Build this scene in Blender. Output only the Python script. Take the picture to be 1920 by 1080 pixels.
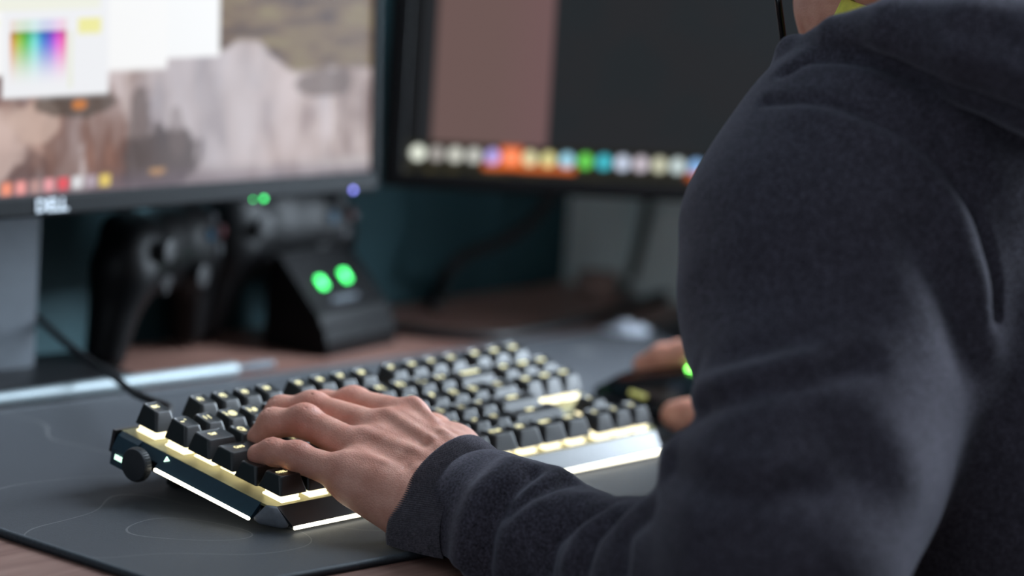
import bpy, math, random
import numpy as np
from mathutils import Matrix, Vector
random.seed(7)
for o in list(bpy.data.objects): bpy.data.objects.remove(o)
SC = bpy.context.scene
COL = SC.collection
# ------------------------------------------------------------------ camera
# desk frame: x along the keyboard, y towards the back wall, z up, z = 0 on the desk mat
F_PX = 7463.0
CAM = np.array([-1.6299, -1.4433, 0.5305])
RC = np.array([[0.63, -0.7738, 0.0663], [-0.0934, -0.1603, -0.9826], [0.771, 0.6129, -0.1733]])
cd = bpy.data.cameras.new('camera'); cam = bpy.data.objects.new('camera', cd); COL.objects.link(cam)
cd.sensor_width = 36.0; cd.lens = F_PX / 1920 * 36.0; cd.clip_start = 0.05; cd.clip_end = 50
cd.dof.use_dof = True; cd.dof.focus_distance = 2.225; cd.dof.aperture_fstop = 3.3; cd.dof.aperture_blades = 0
Mc = Matrix(((RC[0, 0], -RC[1, 0], -RC[2, 0]), (RC[0, 1], -RC[1, 1], -RC[2, 1]), (RC[0, 2], -RC[1, 2], -RC[2, 2])))
Mc = Mc.to_quaternion().normalized().to_matrix()
cam.matrix_world = Matrix.Translation(Vector(CAM)) @ Mc.to_4x4()
SC.camera = cam
# ------------------------------------------------------------------ world, daylight, added fill, exposure
w = bpy.data.worlds.new('world'); SC.world = w; w.use_nodes = True
w.node_tree.nodes['Background'].inputs[0].default_value = (0.75, 0.86, 1.0, 1)
w.node_tree.nodes['Background'].inputs[1].default_value = 1.0
def area(name, loc, direction, sx, sy, power, color):
    l = bpy.data.lights.new(name, 'AREA'); l.shape = 'RECTANGLE'; l.size = sx; l.size_y = sy; l.energy = power; l.color = color
    o = bpy.data.objects.new(name, l); COL.objects.link(o); o.location = loc
    o.rotation_euler = Vector(direction).to_track_quat('-Z', 'Y').to_euler()
    return o
area('daylight_side_window', (1.02, -0.36, 0.77), (-1, 0, 0), .98, 1.48, 138, (0.74, 0.87, 1.0))
area('added_fill_left', (-2.9, -0.75, 0.75), (1, 0, 0), 1.6, 1.4, 5, (0.76, 0.88, 1.0))  # weak fill lamp added behind the camera to lift the shaded sides
SC.view_settings.view_transform = 'Standard'; SC.view_settings.look = 'None'
SC.view_settings.gamma = 1.0; SC.view_settings.use_curve_mapping = False
SC.view_settings.exposure = 0.0

FLOOR = -0.744
# ------------------------------------------------------------------ helpers
def ray(px, py): return RC.T @ np.array([(px - 960) / F_PX, (py - 540) / F_PX, 1.0])
def at(px, py, d): return CAM + ray(px, py) * d
def depth_of(X): return (np.asarray(X) - CAM) @ RC[2]

MATS = {}
def mat(name, color, rough=0.5, metal=0.0, spec=0.5, emit=None, estr=0.0, noise=0.0, nscale=200, bump=0.0, bscale=600, sheen=0.0, sss=0.0, coat=0.0, trans=0.0):
    m = bpy.data.materials.new(name); m.use_nodes = True; nt = m.node_tree; b = nt.nodes['Principled BSDF']
    b.inputs['Base Color'].default_value = (*color, 1); b.inputs['Roughness'].default_value = rough
    b.inputs['Metallic'].default_value = metal; b.inputs['Specular IOR Level'].default_value = spec
    if emit: b.inputs['Emission Color'].default_value = (*emit, 1); b.inputs['Emission Strength'].default_value = estr
    if sheen: b.inputs['Sheen Weight'].default_value = sheen; b.inputs['Sheen Roughness'].default_value = 0.4
    if coat: b.inputs['Coat Weight'].default_value = coat; b.inputs['Coat Roughness'].default_value = 0.1
    if trans: b.inputs['Transmission Weight'].default_value = trans
    if sss:
        b.inputs['Subsurface Weight'].default_value = sss; b.inputs['Subsurface Scale'].default_value = 0.006
        b.inputs['Subsurface Radius'].default_value = (1.0, 0.35, 0.2)
    if noise or bump:
        tc = nt.nodes.new('ShaderNodeTexCoord')
    if noise:
        n = nt.nodes.new('ShaderNodeTexNoise'); n.inputs['Scale'].default_value = nscale; n.inputs['Detail'].default_value = 6
        nt.links.new(tc.outputs['Object'], n.inputs['Vector'])
        r = nt.nodes.new('ShaderNodeValToRGB')
        r.color_ramp.elements[0].position = 0.3; r.color_ramp.elements[1].position = 0.7
        r.color_ramp.elements[0].color = (*[c * (1 - noise) for c in color], 1)
        r.color_ramp.elements[1].color = (*[min(1, c * (1 + noise)) for c in color], 1)
        nt.links.new(n.outputs['Fac'], r.inputs['Fac']); nt.links.new(r.outputs['Color'], b.inputs['Base Color'])
    if bump:
        n2 = nt.nodes.new('ShaderNodeTexNoise'); n2.inputs['Scale'].default_value = bscale; n2.inputs['Detail'].default_value = 4
        nt.links.new(tc.outputs['Object'], n2.inputs['Vector'])
        bp = nt.nodes.new('ShaderNodeBump'); bp.inputs['Strength'].default_value = bump; bp.inputs['Distance'].default_value = 0.001
        nt.links.new(n2.outputs['Fac'], bp.inputs['Height']); nt.links.new(bp.outputs['Normal'], b.inputs['Normal'])
    MATS[name] = m
    return m

ROOTM = {}
def link(o, parent=None):
    COL.objects.link(o)
    if parent is not None: o.parent = parent
    return o
def tag(o, label=None, cat=None, group=None, kind=None):
    if label: o['label'] = label
    if cat: o['category'] = cat
    if group: o['group'] = group
    if kind: o['kind'] = kind
    return o
def root(name, M, label, cat, group=None):
    o = bpy.data.objects.new(name, None); o.empty_display_size = 0.02
    COL.objects.link(o); o.matrix_world = M; ROOTM[o.name] = M.copy()
    return tag(o, label, cat, group)
def T(x, y, z): return Matrix.Translation((x, y, z))
def RZ(a): return Matrix.Rotation(math.radians(a), 4, 'Z')
def RX(a): return Matrix.Rotation(math.radians(a), 4, 'X')
def RY(a): return Matrix.Rotation(math.radians(a), 4, 'Y')

class MB:
    """collects vertices and faces of one part"""
    def __init__(s): s.v = []; s.f = []
    def add(s, vs, fs, M=None):
        b = len(s.v)
        s.v += [tuple(M @ Vector(v)) if M is not None else tuple(v) for v in vs]
        s.f += [tuple(i + b for i in f) for f in fs]; return s
    def box(s, c, d, M=None, bev=0.0):
        x, y, z = [k / 2 for k in d]
        if bev <= 0:
            vs = [(c[0] + i * x, c[1] + j * y, c[2] + k * z) for i in (-1, 1) for j in (-1, 1) for k in (-1, 1)]
            fs = [(0, 1, 3, 2), (4, 6, 7, 5), (0, 4, 5, 1), (2, 3, 7, 6), (0, 2, 6, 4), (1, 5, 7, 3)]
            return s.add(vs, fs, M)
        vs = []; idx = {}
        for i in (-1, 1):
            for j in (-1, 1):
                for k in (-1, 1):
                    for a in range(3):
                        p = [i * x, j * y, k * z]
                        for q in range(3):
                            if q != a: p[q] -= (i, j, k)[q] * bev
                        idx[(i, j, k, a)] = len(vs); vs.append((c[0] + p[0], c[1] + p[1], c[2] + p[2]))
        fs = []
        g = lambda i, j, k, a: idx[(i, j, k, a)]
        for a in range(3):
            for sg in (-1, 1):
                q = []
                for (u, v2) in ((-1, -1), (1, -1), (1, 1), (-1, 1)):
                    t = [0, 0, 0]; t[a] = sg; t[(a + 1) % 3] = u; t[(a + 2) % 3] = v2; q.append(g(*t, a))
                fs.append(tuple(q if sg > 0 else q[::-1]))
        for a in range(3):
            b_, c_ = (a + 1) % 3, (a + 2) % 3
            for u in (-1, 1):
                for v2 in (-1, 1):
                    t = [0, 0, 0]; t[b_] = u; t[c_] = v2
                    t1 = t[:]; t1[a] = -1; t2 = t[:]; t2[a] = 1
                    q = (g(*t1, b_), g(*t2, b_), g(*t2, c_), g(*t1, c_)); fs.append(q if u * v2 > 0 else q[::-1])
        for i in (-1, 1):
            for j in (-1, 1):
                for k in (-1, 1):
                    q = (g(i, j, k, 0), g(i, j, k, 1), g(i, j, k, 2)); fs.append(q if i * j * k > 0 else q[::-1])
        return s.add(vs, fs, M)
    def tube(s, pts, r, n=10, M=None, caps=True):
        pts = [Vector(p) for p in pts]; N = len(pts)
        rr = r if isinstance(r, (list, tuple)) else [r] * N
        vs = []; fs = []
        t0 = (pts[1] - pts[0]).normalized()
        up = Vector((0, 0, 1)) if abs(t0.z) < .9 else Vector((1, 0, 0))
        nrm = (up - t0 * up.dot(t0)).normalized()
        for i, p in enumerate(pts):
            t = (pts[min(i + 1, N - 1)] - pts[max(i - 1, 0)]).normalized()
            nrm = (nrm - t * nrm.dot(t)).normalized(); bn = t.cross(nrm)
            for k in range(n):
                a = 2 * math.pi * k / n
                vs.append(tuple(p + (nrm * math.cos(a) + bn * math.sin(a)) * rr[i]))
        for i in range(N - 1):
            for k in range(n):
                fs.append((i * n + k, i * n + (k + 1) % n, (i + 1) * n + (k + 1) % n, (i + 1) * n + k))
        if caps: fs.append(tuple(range(n))[::-1]); fs.append(tuple((N - 1) * n + k for k in range(n)))
        return s.add(vs, fs, M)
    def lathe(s, prof, n=32, M=None):
        """prof: (radius, height) pairs, closed on the axis with caps"""
        vs = []; fs = []; N = len(prof)
        for (r, h) in prof:
            for k in range(n):
                a = 2 * math.pi * k / n; vs.append((r * math.cos(a), r * math.sin(a), h))
        for i in range(N - 1):
            for k in range(n): fs.append((i * n + k, i * n + (k + 1) % n, (i + 1) * n + (k + 1) % n, (i + 1) * n + k))
        fs.append(tuple(range(n))[::-1]); fs.append(tuple((N - 1) * n + k for k in range(n)))
        return s.add(vs, fs, M)
    def prism(s, poly, x0, x1, M=None):
        """poly in (y,z), extruded along x"""
        n = len(poly)
        vs = [(x0, y, z) for y, z in poly] + [(x1, y, z) for y, z in poly]
        fs = [tuple(range(n))[::-1], tuple(range(n, 2 * n))] + [(i, (i + 1) % n, n + (i + 1) % n, n + i) for i in range(n)]
        return s.add(vs, fs, M)
    def mesh(s, name):
        me = bpy.data.meshes.new(name); me.from_pydata(s.v, [], s.f); me.validate(); me.update(); return me
    def build(s, name, m, parent=None, smooth=False, kind=None, label=None, angle=None):
        me = s.mesh(name); me.materials.append(m)
        return finish(name, me, parent, smooth, kind, label, angle)
def fix_normals(me):
    import bmesh
    bm = bmesh.new(); bm.from_mesh(me); bmesh.ops.recalc_face_normals(bm, faces=bm.faces); bm.to_mesh(me); bm.free()
def finish(name, me, parent=None, smooth=False, kind=None, label=None, angle=None):
    fix_normals(me)
    if smooth:
        me.polygons.foreach_set('use_smooth', [True] * len(me.polygons))
        if angle: me.set_sharp_from_angle(angle=math.radians(angle))
    o = bpy.data.objects.new(name, me); link(o, parent)
    if kind: o['kind'] = kind
    if label: o['label'] = label
    return o
def spline(pts, n=12):
    """Catmull-Rom through the points"""
    P = [np.array(p, float) for p in pts]; P = [2 * P[0] - P[1]] + P + [2 * P[-1] - P[-2]]; out = []
    for i in range(1, len(P) - 2):
        a, b, c, d = P[i - 1:i + 3]
        for k in range(n):
            t = k / n
            out.append(.5 * (2 * b + (c - a) * t + (2 * a - 5 * b + 4 * c - d) * t * t + (3 * b - a - 3 * c + d) * t ** 3))
    out.append(P[-2]); return out

# ---- signed distance fields turned into smooth meshes (surface nets)
def smin(a, b, k):
    h = np.maximum(k - np.abs(a - b), 0) / k
    return np.minimum(a, b) - h * h * k * .25
class Field:
    def __init__(s, lo, hi, h):
        s.lo = np.array(lo, float); s.h = h
        s.n = np.ceil((np.array(hi) - s.lo) / h).astype(int) + 1
        s.ax = [(s.lo[i] + h * np.arange(s.n[i])).astype(np.float32) for i in range(3)]
        s.a = np.full(s.n, 0.2, np.float32)
    def sub(s, lo, hi):
        i0 = np.clip(np.floor((np.array(lo) - s.lo) / s.h).astype(int), 0, s.n); i1 = np.clip(np.ceil((np.array(hi) - s.lo) / s.h).astype(int) + 1, 0, s.n)
        sl = tuple(slice(a, b) for a, b in zip(i0, i1))
        P = [s.ax[0][sl[0]][:, None, None], s.ax[1][sl[1]][None, :, None], s.ax[2][sl[2]][None, None, :]]
        return sl, P
    def cone(s, a, b, ra, rb, k=0.01, cut=False):
        a = np.array(a, float); b = np.array(b, float); m = max(ra, rb) + 2 * k + 3 * s.h + .006
        sl, P = s.sub(np.minimum(a, b) - m, np.maximum(a, b) + m)
        ab = b - a; L = max(ab @ ab, 1e-12)
        q = [P[i] - np.float32(a[i]) for i in range(3)]
        t = np.clip((q[0] * ab[0] + q[1] * ab[1] + q[2] * ab[2]) / L, 0, 1).astype(np.float32)
        d = np.sqrt((q[0] - t * ab[0]) ** 2 + (q[1] - t * ab[1]) ** 2 + (q[2] - t * ab[2]) ** 2) - (ra + t * (rb - ra))
        s.a[sl] = -smin(-s.a[sl], d, k) if cut else smin(s.a[sl], d.astype(np.float32), k)
        return s
    def chain(s, pts, rad, k=0.01):
        for i in range(len(pts) - 1): s.cone(pts[i], pts[i + 1], rad[i], rad[i + 1], k)
        return s
    def ell(s, c, r, ax=None, k=0.01, cut=False):
        c = np.array(c, float); r = np.array(r, float); ax = np.eye(3) if ax is None else np.array(ax, float)
        m = r.max() + 2 * k + 3 * s.h + .006
        sl, P = s.sub(c - m, c + m)
        q = [P[i] - np.float32(c[i]) for i in range(3)]
        u = [(q[0] * ax[j][0] + q[1] * ax[j][1] + q[2] * ax[j][2]) / r[j] for j in range(3)]
        l = np.sqrt(u[0] ** 2 + u[1] ** 2 + u[2] ** 2) + 1e-6
        g = np.sqrt((u[0] / r[0]) ** 2 + (u[1] / r[1]) ** 2 + (u[2] / r[2]) ** 2) + 1e-6
        d = (l * (l - 1) / g).astype(np.float32)
        s.a[sl] = -smin(-s.a[sl], d, k) if cut else smin(s.a[sl], d, k)
        return s
    def sample(s, X):
        g = (np.asarray(X) - s.lo) / s.h; i = np.clip(np.floor(g).astype(int), 0, s.n - 2); fr = np.clip(g - i, 0, 1); v = 0
        for a in (0, 1):
            for b in (0, 1):
                for c in (0, 1):
                    wt = (fr[..., 0] if a else 1 - fr[..., 0]) * (fr[..., 1] if b else 1 - fr[..., 1]) * (fr[..., 2] if c else 1 - fr[..., 2])
                    v = v + wt * s.a[i[..., 0] + a, i[..., 1] + b, i[..., 2] + c]
        return v
    def hit(s, p, d, t0, t1):
        d = d / np.linalg.norm(d); t = t0
        while t < t1:
            v = float(s.sample(p + d * t))
            if v < 0.0006: return p + d * t
            t += max(v * .6, .0008)
        return None
    def polygonise(s):
        a = s.a; neg = a < 0
        nx, ny, nz = s.n
        cs = [(i, j, k) for i in (0, 1) for j in (0, 1) for k in (0, 1)]
        cnt = sum(neg[i:nx - 1 + i, j:ny - 1 + j, k:nz - 1 + k].astype(np.int8) for i, j, k in cs)
        act = (cnt > 0) & (cnt < 8)
        ci = np.argwhere(act); num = np.full(act.shape, -1, np.int64); num[act] = np.arange(len(ci))
        V = {c: a[ci[:, 0] + c[0], ci[:, 1] + c[1], ci[:, 2] + c[2]] for c in cs}
        sm = np.zeros((len(ci), 3)); n = np.zeros(len(ci))
        for c in cs:
            for ax in range(3):
                if c[ax] == 0:
                    e = list(c); e[ax] = 1; e = tuple(e); v0, v1 = V[c], V[e]; x = (v0 < 0) != (v1 < 0)
                    t = np.where(x, v0 / np.where(x, v0 - v1, 1), 0)
                    p = np.tile(np.array(c, float), (len(ci), 1)); p[:, ax] = t
                    sm += p * x[:, None]; n += x
        verts = s.lo + (ci + sm / n[:, None]) * s.h
        faces = []
        for ax in range(3):
            o1, o2 = [(1, 2), (2, 0), (0, 1)][ax]
            s0 = [slice(None)] * 3; s1 = [slice(None)] * 3; s0[ax] = slice(0, -1); s1[ax] = slice(1, None)
            x0 = neg[tuple(s0)]; x1 = neg[tuple(s1)]
            e = np.argwhere(x0 != x1); e = e[(e[:, o1] > 0) & (e[:, o2] > 0) & (e[:, o1] < s.n[o1] - 1) & (e[:, o2] < s.n[o2] - 1)]
            fl = x0[e[:, 0], e[:, 1], e[:, 2]]
            q = []
            for (b, c) in ((-1, -1), (0, -1), (0, 0), (-1, 0)):
                t = e.copy(); t[:, o1] += b; t[:, o2] += c; q.append(num[t[:, 0], t[:, 1], t[:, 2]])
            q = np.stack(q, 1); q[~fl] = q[~fl][:, ::-1]
            q = q[(q >= 0).all(1)]; faces.append(q)
        return verts, np.concatenate(faces)
def np_mesh(name, verts, quads):
    me = bpy.data.meshes.new(name); me.vertices.add(len(verts)); me.vertices.foreach_set('co', np.asarray(verts, np.float32).ravel())
    me.loops.add(quads.size); me.loops.foreach_set('vertex_index', quads.ravel().astype(np.int32))
    me.polygons.add(len(quads)); me.polygons.foreach_set('loop_start', np.arange(len(quads), dtype=np.int32) * 4)
    me.update(calc_edges=True); me.validate()
    me.polygons.foreach_set('use_smooth', np.ones(len(me.polygons), bool))
    return me
def vnormals(verts, quads):
    n = np.zeros_like(verts); p = verts[quads]; fn = np.cross(p[:, 2] - p[:, 0], p[:, 3] - p[:, 1])
    for k in range(4): np.add.at(n, quads[:, k], fn)
    return n / (np.linalg.norm(n, axis=1, keepdims=True) + 1e-12)
def smooth_verts(verts, quads, it=2, lam=.5):
    for _ in range(it):
        acc = np.zeros_like(verts); c = np.zeros(len(verts))
        for k in range(4):
            a, b = quads[:, k], quads[:, (k + 1) % 4]
            np.add.at(acc, a, verts[b]); np.add.at(c, a, 1); np.add.at(acc, b, verts[a]); np.add.at(c, b, 1)
        verts = verts + lam * (acc / c[:, None] - verts)
    return verts
def dist_polyline(V, pts):
    d = np.full(len(V), 9.0)
    for a, b in zip(pts[:-1], pts[1:]):
        a = np.array(a); b = np.array(b); ab = b - a
        t = np.clip(((V - a) @ ab) / max(ab @ ab, 1e-12), 0, 1)
        d = np.minimum(d, np.linalg.norm(V - a - t[:, None] * ab, axis=1))
    return d
def unit(v): v = np.array(v, float); return v / np.linalg.norm(v)
# ------------------------------------------------------------------ materials
def wood(name, c1, c2, scale=9, rough=0.42, axis='X'):
    m = bpy.data.materials.new(name); m.use_nodes = True; nt = m.node_tree; b = nt.nodes['Principled BSDF']
    tc = nt.nodes.new('ShaderNodeTexCoord'); mp = nt.nodes.new('ShaderNodeMapping')
    mp.inputs['Scale'].default_value = (1.2, 26, 26) if axis == 'X' else (26, 1.2, 26)
    nt.links.new(tc.outputs['Object'], mp.inputs['Vector'])
    n = nt.nodes.new('ShaderNodeTexNoise'); n.inputs['Scale'].default_value = scale; n.inputs['Detail'].default_value = 8; n.inputs['Distortion'].default_value = .4
    nt.links.new(mp.outputs['Vector'], n.inputs['Vector'])
    r = nt.nodes.new('ShaderNodeValToRGB'); e = r.color_ramp.elements
    e[0].position = .35; e[1].position = .68; e[0].color = (*c1, 1); e[1].color = (*c2, 1)
    nt.links.new(n.outputs['Fac'], r.inputs['Fac']); nt.links.new(r.outputs['Color'], b.inputs['Base Color'])
    b.inputs['Roughness'].default_value = rough
    bp = nt.nodes.new('ShaderNodeBump'); bp.inputs['Strength'].default_value = .15; bp.inputs['Distance'].default_value = .001
    nt.links.new(n.outputs['Fac'], bp.inputs['Height']); nt.links.new(bp.outputs['Normal'], b.inputs['Normal'])
    return m
M_TEAL = mat('teal_wall_paint', (0.012, 0.056, 0.068), .75, noise=.08, nscale=30, bump=.1, bscale=300)
M_WALL = mat('grey_green_wall_paint', (0.72, 0.80, 0.77), .85, noise=.04, nscale=20, bump=.1, bscale=300)
M_WALLB = mat('warm_grey_wall_paint', (0.26, 0.27, 0.28), .85, noise=.04, nscale=20)
M_CEIL = mat('ceiling_paint', (0.36, 0.36, 0.36), .9, noise=.03, nscale=20)
M_FLOOR = wood('floor_boards', (.10, .065, .045), (.17, .11, .075), 5, .5, 'Y')
M_TRIM = mat('white_trim', (.7, .7, .68), .5, noise=.03, nscale=40)
M_WOOD = wood('red_brown_wood', (.17, .080, .063), (.28, .155, .122))
M_LEG = mat('dark_steel', (.03, .03, .033), .45, .6, noise=.1)
M_BLACK = mat('black_plastic', (.006, .006, .007), .42, noise=.1, nscale=300, bump=.08, bscale=1500)
M_GLOSSB = mat('glossy_black_plastic', (.004, .004, .005), .18, noise=.1, nscale=100)
M_CABLE = mat('black_cable_rubber', (.007, .007, .008), .5, noise=.1, nscale=300)
M_GREYC = mat('grey_cable_rubber', (.10, .115, .108), .6, noise=.08, nscale=300)

# pane: clear glass that lets daylight through
pm = bpy.data.materials.new('window_glass'); pm.use_nodes = True; nt = pm.node_tree; nt.nodes.remove(nt.nodes['Principled BSDF'])
tr = nt.nodes.new('ShaderNodeBsdfTransparent'); gl = nt.nodes.new('ShaderNodeBsdfGlossy'); gl.inputs['Roughness'].default_value = .02
mx = nt.nodes.new('ShaderNodeMixShader'); mx.inputs[0].default_value = .04
nt.links.new(tr.outputs[0], mx.inputs[1]); nt.links.new(gl.outputs[0], mx.inputs[2])
nt.links.new(mx.outputs[0], nt.nodes['Material Output'].inputs['Surface']); M_PANE = pm

# ------------------------------------------------------------------ the room
X0, X1, Y0, Y1, ZT = -2.70, 0.815, -2.40, 0.449, FLOOR + 2.5
def struct(o): o['kind'] = 'structure'; return o
struct(MB().box(((X0 + X1) / 2, (Y0 + Y1) / 2, FLOOR - .05), (X1 - X0 + .2, Y1 - Y0 + .2, .1)).build('floor', M_FLOOR))
struct(MB().box(((X0 + X1) / 2, (Y0 + Y1) / 2, ZT + .05), (X1 - X0 + .2, Y1 - Y0 + .2, .1)).build('ceiling', M_CEIL))
struct(MB().box(((X0 + X1) / 2, Y1 + .05, (FLOOR + ZT) / 2), (X1 - X0, .1, ZT - FLOOR)).build('wall_back', M_TEAL))
struct(MB().box(((X0 + X1) / 2, Y0 - .05, (FLOOR + ZT) / 2), (X1 - X0, .1, ZT - FLOOR)).build('wall_front', M_WALLB))
def wall_with_window(name, xa, xb, wy0, wy1, wz0, wz1, num, ya=None):
    ya = Y0 - .1 if ya is None else ya; m = MB(); xc = (xa + xb) / 2; dx = xb - xa
    m.box((xc, (ya + wy0) / 2, (FLOOR + ZT) / 2), (dx, wy0 - ya, ZT - FLOOR))
    yb = Y1 + .1 if num != 3 else -1.15
    m.box((xc, (yb + wy1) / 2, (FLOOR + ZT) / 2), (dx, yb - wy1, ZT - FLOOR))
    m.box((xc, (wy0 + wy1) / 2, (FLOOR + wz0) / 2), (dx, wy1 - wy0, wz0 - FLOOR))
    m.box((xc, (wy0 + wy1) / 2, (ZT + wz1) / 2), (dx, wy1 - wy0, ZT - wz1))
    struct(m.build(name, M_WALLB if num == 2 else M_WALL))
    f = MB(); t = .045
    f.box((xc, wy0 + t / 2, (wz0 + wz1) / 2), (.06, t, wz1 - wz0)); f.box((xc, wy1 - t / 2, (wz0 + wz1) / 2), (.06, t, wz1 - wz0))
    f.box((xc, (wy0 + wy1) / 2, wz0 + t / 2), (.06, wy1 - wy0 - 2 * t, t)); f.box((xc, (wy0 + wy1) / 2, wz1 - t / 2), (.06, wy1 - wy0 - 2 * t, t))
    f.box((xc, (wy0 + wy1) / 2, (wz0 + wz1) / 2), (.05, .04, wz1 - wz0 - 2 * t))
    wo = struct(f.build('window_%d' % num, M_TRIM))
    for yy0, yy1 in ((wy0 + t, (wy0 + wy1) / 2 - .02), ((wy0 + wy1) / 2 + .02, wy1 - t)):
        MB().box((xc, (yy0 + yy1) / 2, (wz0 + wz1) / 2), (.006, yy1 - yy0, wz1 - wz0 - 2 * t)).build('pane', M_PANE, wo)
    inner = -1 if xa > 0 else 1
    MB().box((xc - inner * .002, (wy0 + wy1) / 2, wz0 + .003), (.11, wy1 - wy0 - .004, .006)).build('window_sill', M_TRIM, wo)
wall_with_window('wall_right', X1, X1 + .12, -.84, .10, .012, 1.52, 1)
wall_with_window('wall_left', X0 - .12, X0, -1.55, .05, .05, 1.45, 2)  # window in this unseen wall is invented, an opening for the added fill lamp
struct(MB().box(((X0 + X1) / 2, Y1 - .008, FLOOR + .04), (X1 - X0 - .03, .016, .08)).build('baseboard_back', M_TRIM))
struct(MB().box(((X0 + X1) / 2, Y0 + .008, FLOOR + .04), (X1 - X0 - .03, .016, .08)).build('baseboard_front', M_TRIM))
struct(MB().box((X0 + .008, (Y0 + Y1) / 2, FLOOR + .04), (.016, Y1 - Y0 - .04, .08)).build('baseboard_left', M_TRIM))
struct(MB().box((X1 - .008, (Y0 + Y1) / 2, FLOOR + .04), (.016, Y1 - Y0 - .04, .08)).build('baseboard_right', M_TRIM))

# ------------------------------------------------------------------ desk
DT = -.004     # top of the wooden desk (the mat is 4 mm thick)
DX0, DX1, DY0, DY1 = -.62, X1 - .004, -.108, Y1 - .003
desk = root('desk', T((DX0 + DX1) / 2, (DY0 + DY1) / 2, FLOOR), 'red-brown wooden desk under the keyboard and monitors', 'desk')
dl = T(-(DX0 + DX1) / 2, -(DY0 + DY1) / 2, -FLOOR)
MB().box(((DX0 + DX1) / 2, (DY0 + DY1) / 2, DT - .014), (DX1 - DX0, DY1 - DY0, .028), dl, .002).build('desktop', M_WOOD, desk)
for lx in (DX0 + .05, DX1 - .05):
    for ly in (DY0 + .05, DY1 - .05):
        MB().box((lx, ly, (FLOOR + DT - .028) / 2), (.045, .045, DT - .028 - FLOOR), dl, .004).build('leg', M_LEG, desk)
MB().box(((DX0 + DX1) / 2, DY1 - .05, DT - .07), (DX1 - DX0 - .15, .02, .08), dl).build('crossbar', M_LEG, desk)

# ------------------------------------------------------------------ desk mat with printed contour lines and stitched edge
mm = bpy.data.materials.new('mat_fabric'); mm.use_nodes = True; nt = mm.node_tree; b = nt.nodes['Principled BSDF']
tc = nt.nodes.new('ShaderNodeTexCoord')
n = nt.nodes.new('ShaderNodeTexNoise'); n.inputs['Scale'].default_value = 5.5; n.inputs['Detail'].default_value = 1.2; n.inputs['Roughness'].default_value = .35
mp = nt.nodes.new('ShaderNodeMapping'); mp.inputs['Location'].default_value = (.31, .17, 0)
nt.links.new(tc.outputs['Object'], mp.inputs['Vector']); nt.links.new(mp.outputs['Vector'], n.inputs['Vector'])
def math_node(op, a, bval=None):
    k = nt.nodes.new('ShaderNodeMath'); k.operation = op; nt.links.new(a, k.inputs[0])
    if bval is not None: k.inputs[1].default_value = bval
    return k.outputs[0]
v = math_node('MULTIPLY', n.outputs['Fac'], 8.0); v = math_node('FRACT', v); v = math_node('SUBTRACT', v, .5); v = math_node('ABSOLUTE', v); v = math_node('LESS_THAN', v, .011)
fine = nt.nodes.new('ShaderNodeTexNoise'); fine.inputs['Scale'].default_value = 1400; fine.inputs['Detail'].default_value = 2
nt.links.new(tc.outputs['Object'], fine.inputs['Vector'])
fr_ = nt.nodes.new('ShaderNodeValToRGB'); fr_.color_ramp.elements[0].position = .3; fr_.color_ramp.elements[1].position = .75
fr_.color_ramp.elements[0].color = (.0105, .0130, .0190, 1); fr_.color_ramp.elements[1].color = (.025, .0300, .0410, 1)
nt.links.new(fine.outputs['Fac'], fr_.inputs['Fac'])
mixc = nt.nodes.new('ShaderNodeMixRGB'); nt.links.new(v, mixc.inputs[0]); nt.links.new(fr_.outputs['Color'], mixc.inputs[1]); mixc.inputs[2].default_value = (.09, .09, .095, 1)
nt.links.new(mixc.outputs[0], b.inputs['Base Color']); b.inputs['Roughness'].default_value = .6; b.inputs['Specular IOR Level'].default_value = .35; b.inputs['Sheen Weight'].default_value = .1
bp = nt.nodes.new('ShaderNodeBump'); bp.inputs['Strength'].default_value = .25; bp.inputs['Distance'].default_value = .0006
nt.links.new(fine.outputs['Fac'], bp.inputs['Height']); nt.links.new(bp.outputs['Normal'], b.inputs['Normal'])
M_MAT = mm
M_STITCH = mat('mat_edge_thread', (.045, .052, .062), .6, noise=.3, nscale=900, bump=.3, bscale=2500)
MATA = -4.6
mroot = root('desk_mat', T(-.1395, -.058, DT) @ RZ(MATA), 'black fabric desk mat with thin contour lines under the keyboard', 'desk mat')
ML, MD, MR = .90, .402, .022
def rrect(x0, y0, x1, y1, r, n=8):
    out = []
    for cx, cy, a0 in ((x1 - r, y1 - r, 0), (x0 + r, y1 - r, 90), (x0 + r, y0 + r, 180), (x1 - r, y0 + r, 270)):
        for k in range(n + 1):
            a = math.radians(a0 + 90 * k / n); out.append((cx + r * math.cos(a), cy + r * math.sin(a)))
    return out
poly = rrect(0, 0, ML, MD, MR)
m = MB(); N = len(poly)
m.add([(x, y, 0) for x, y in poly] + [(x, y, .0039) for x, y in poly], [tuple(range(N))[::-1], tuple(range(N, 2 * N))] + [(i, (i + 1) % N, N + (i + 1) % N, N + i) for i in range(N)])
m.build('fabric_sheet', M_MAT, mroot)
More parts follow.
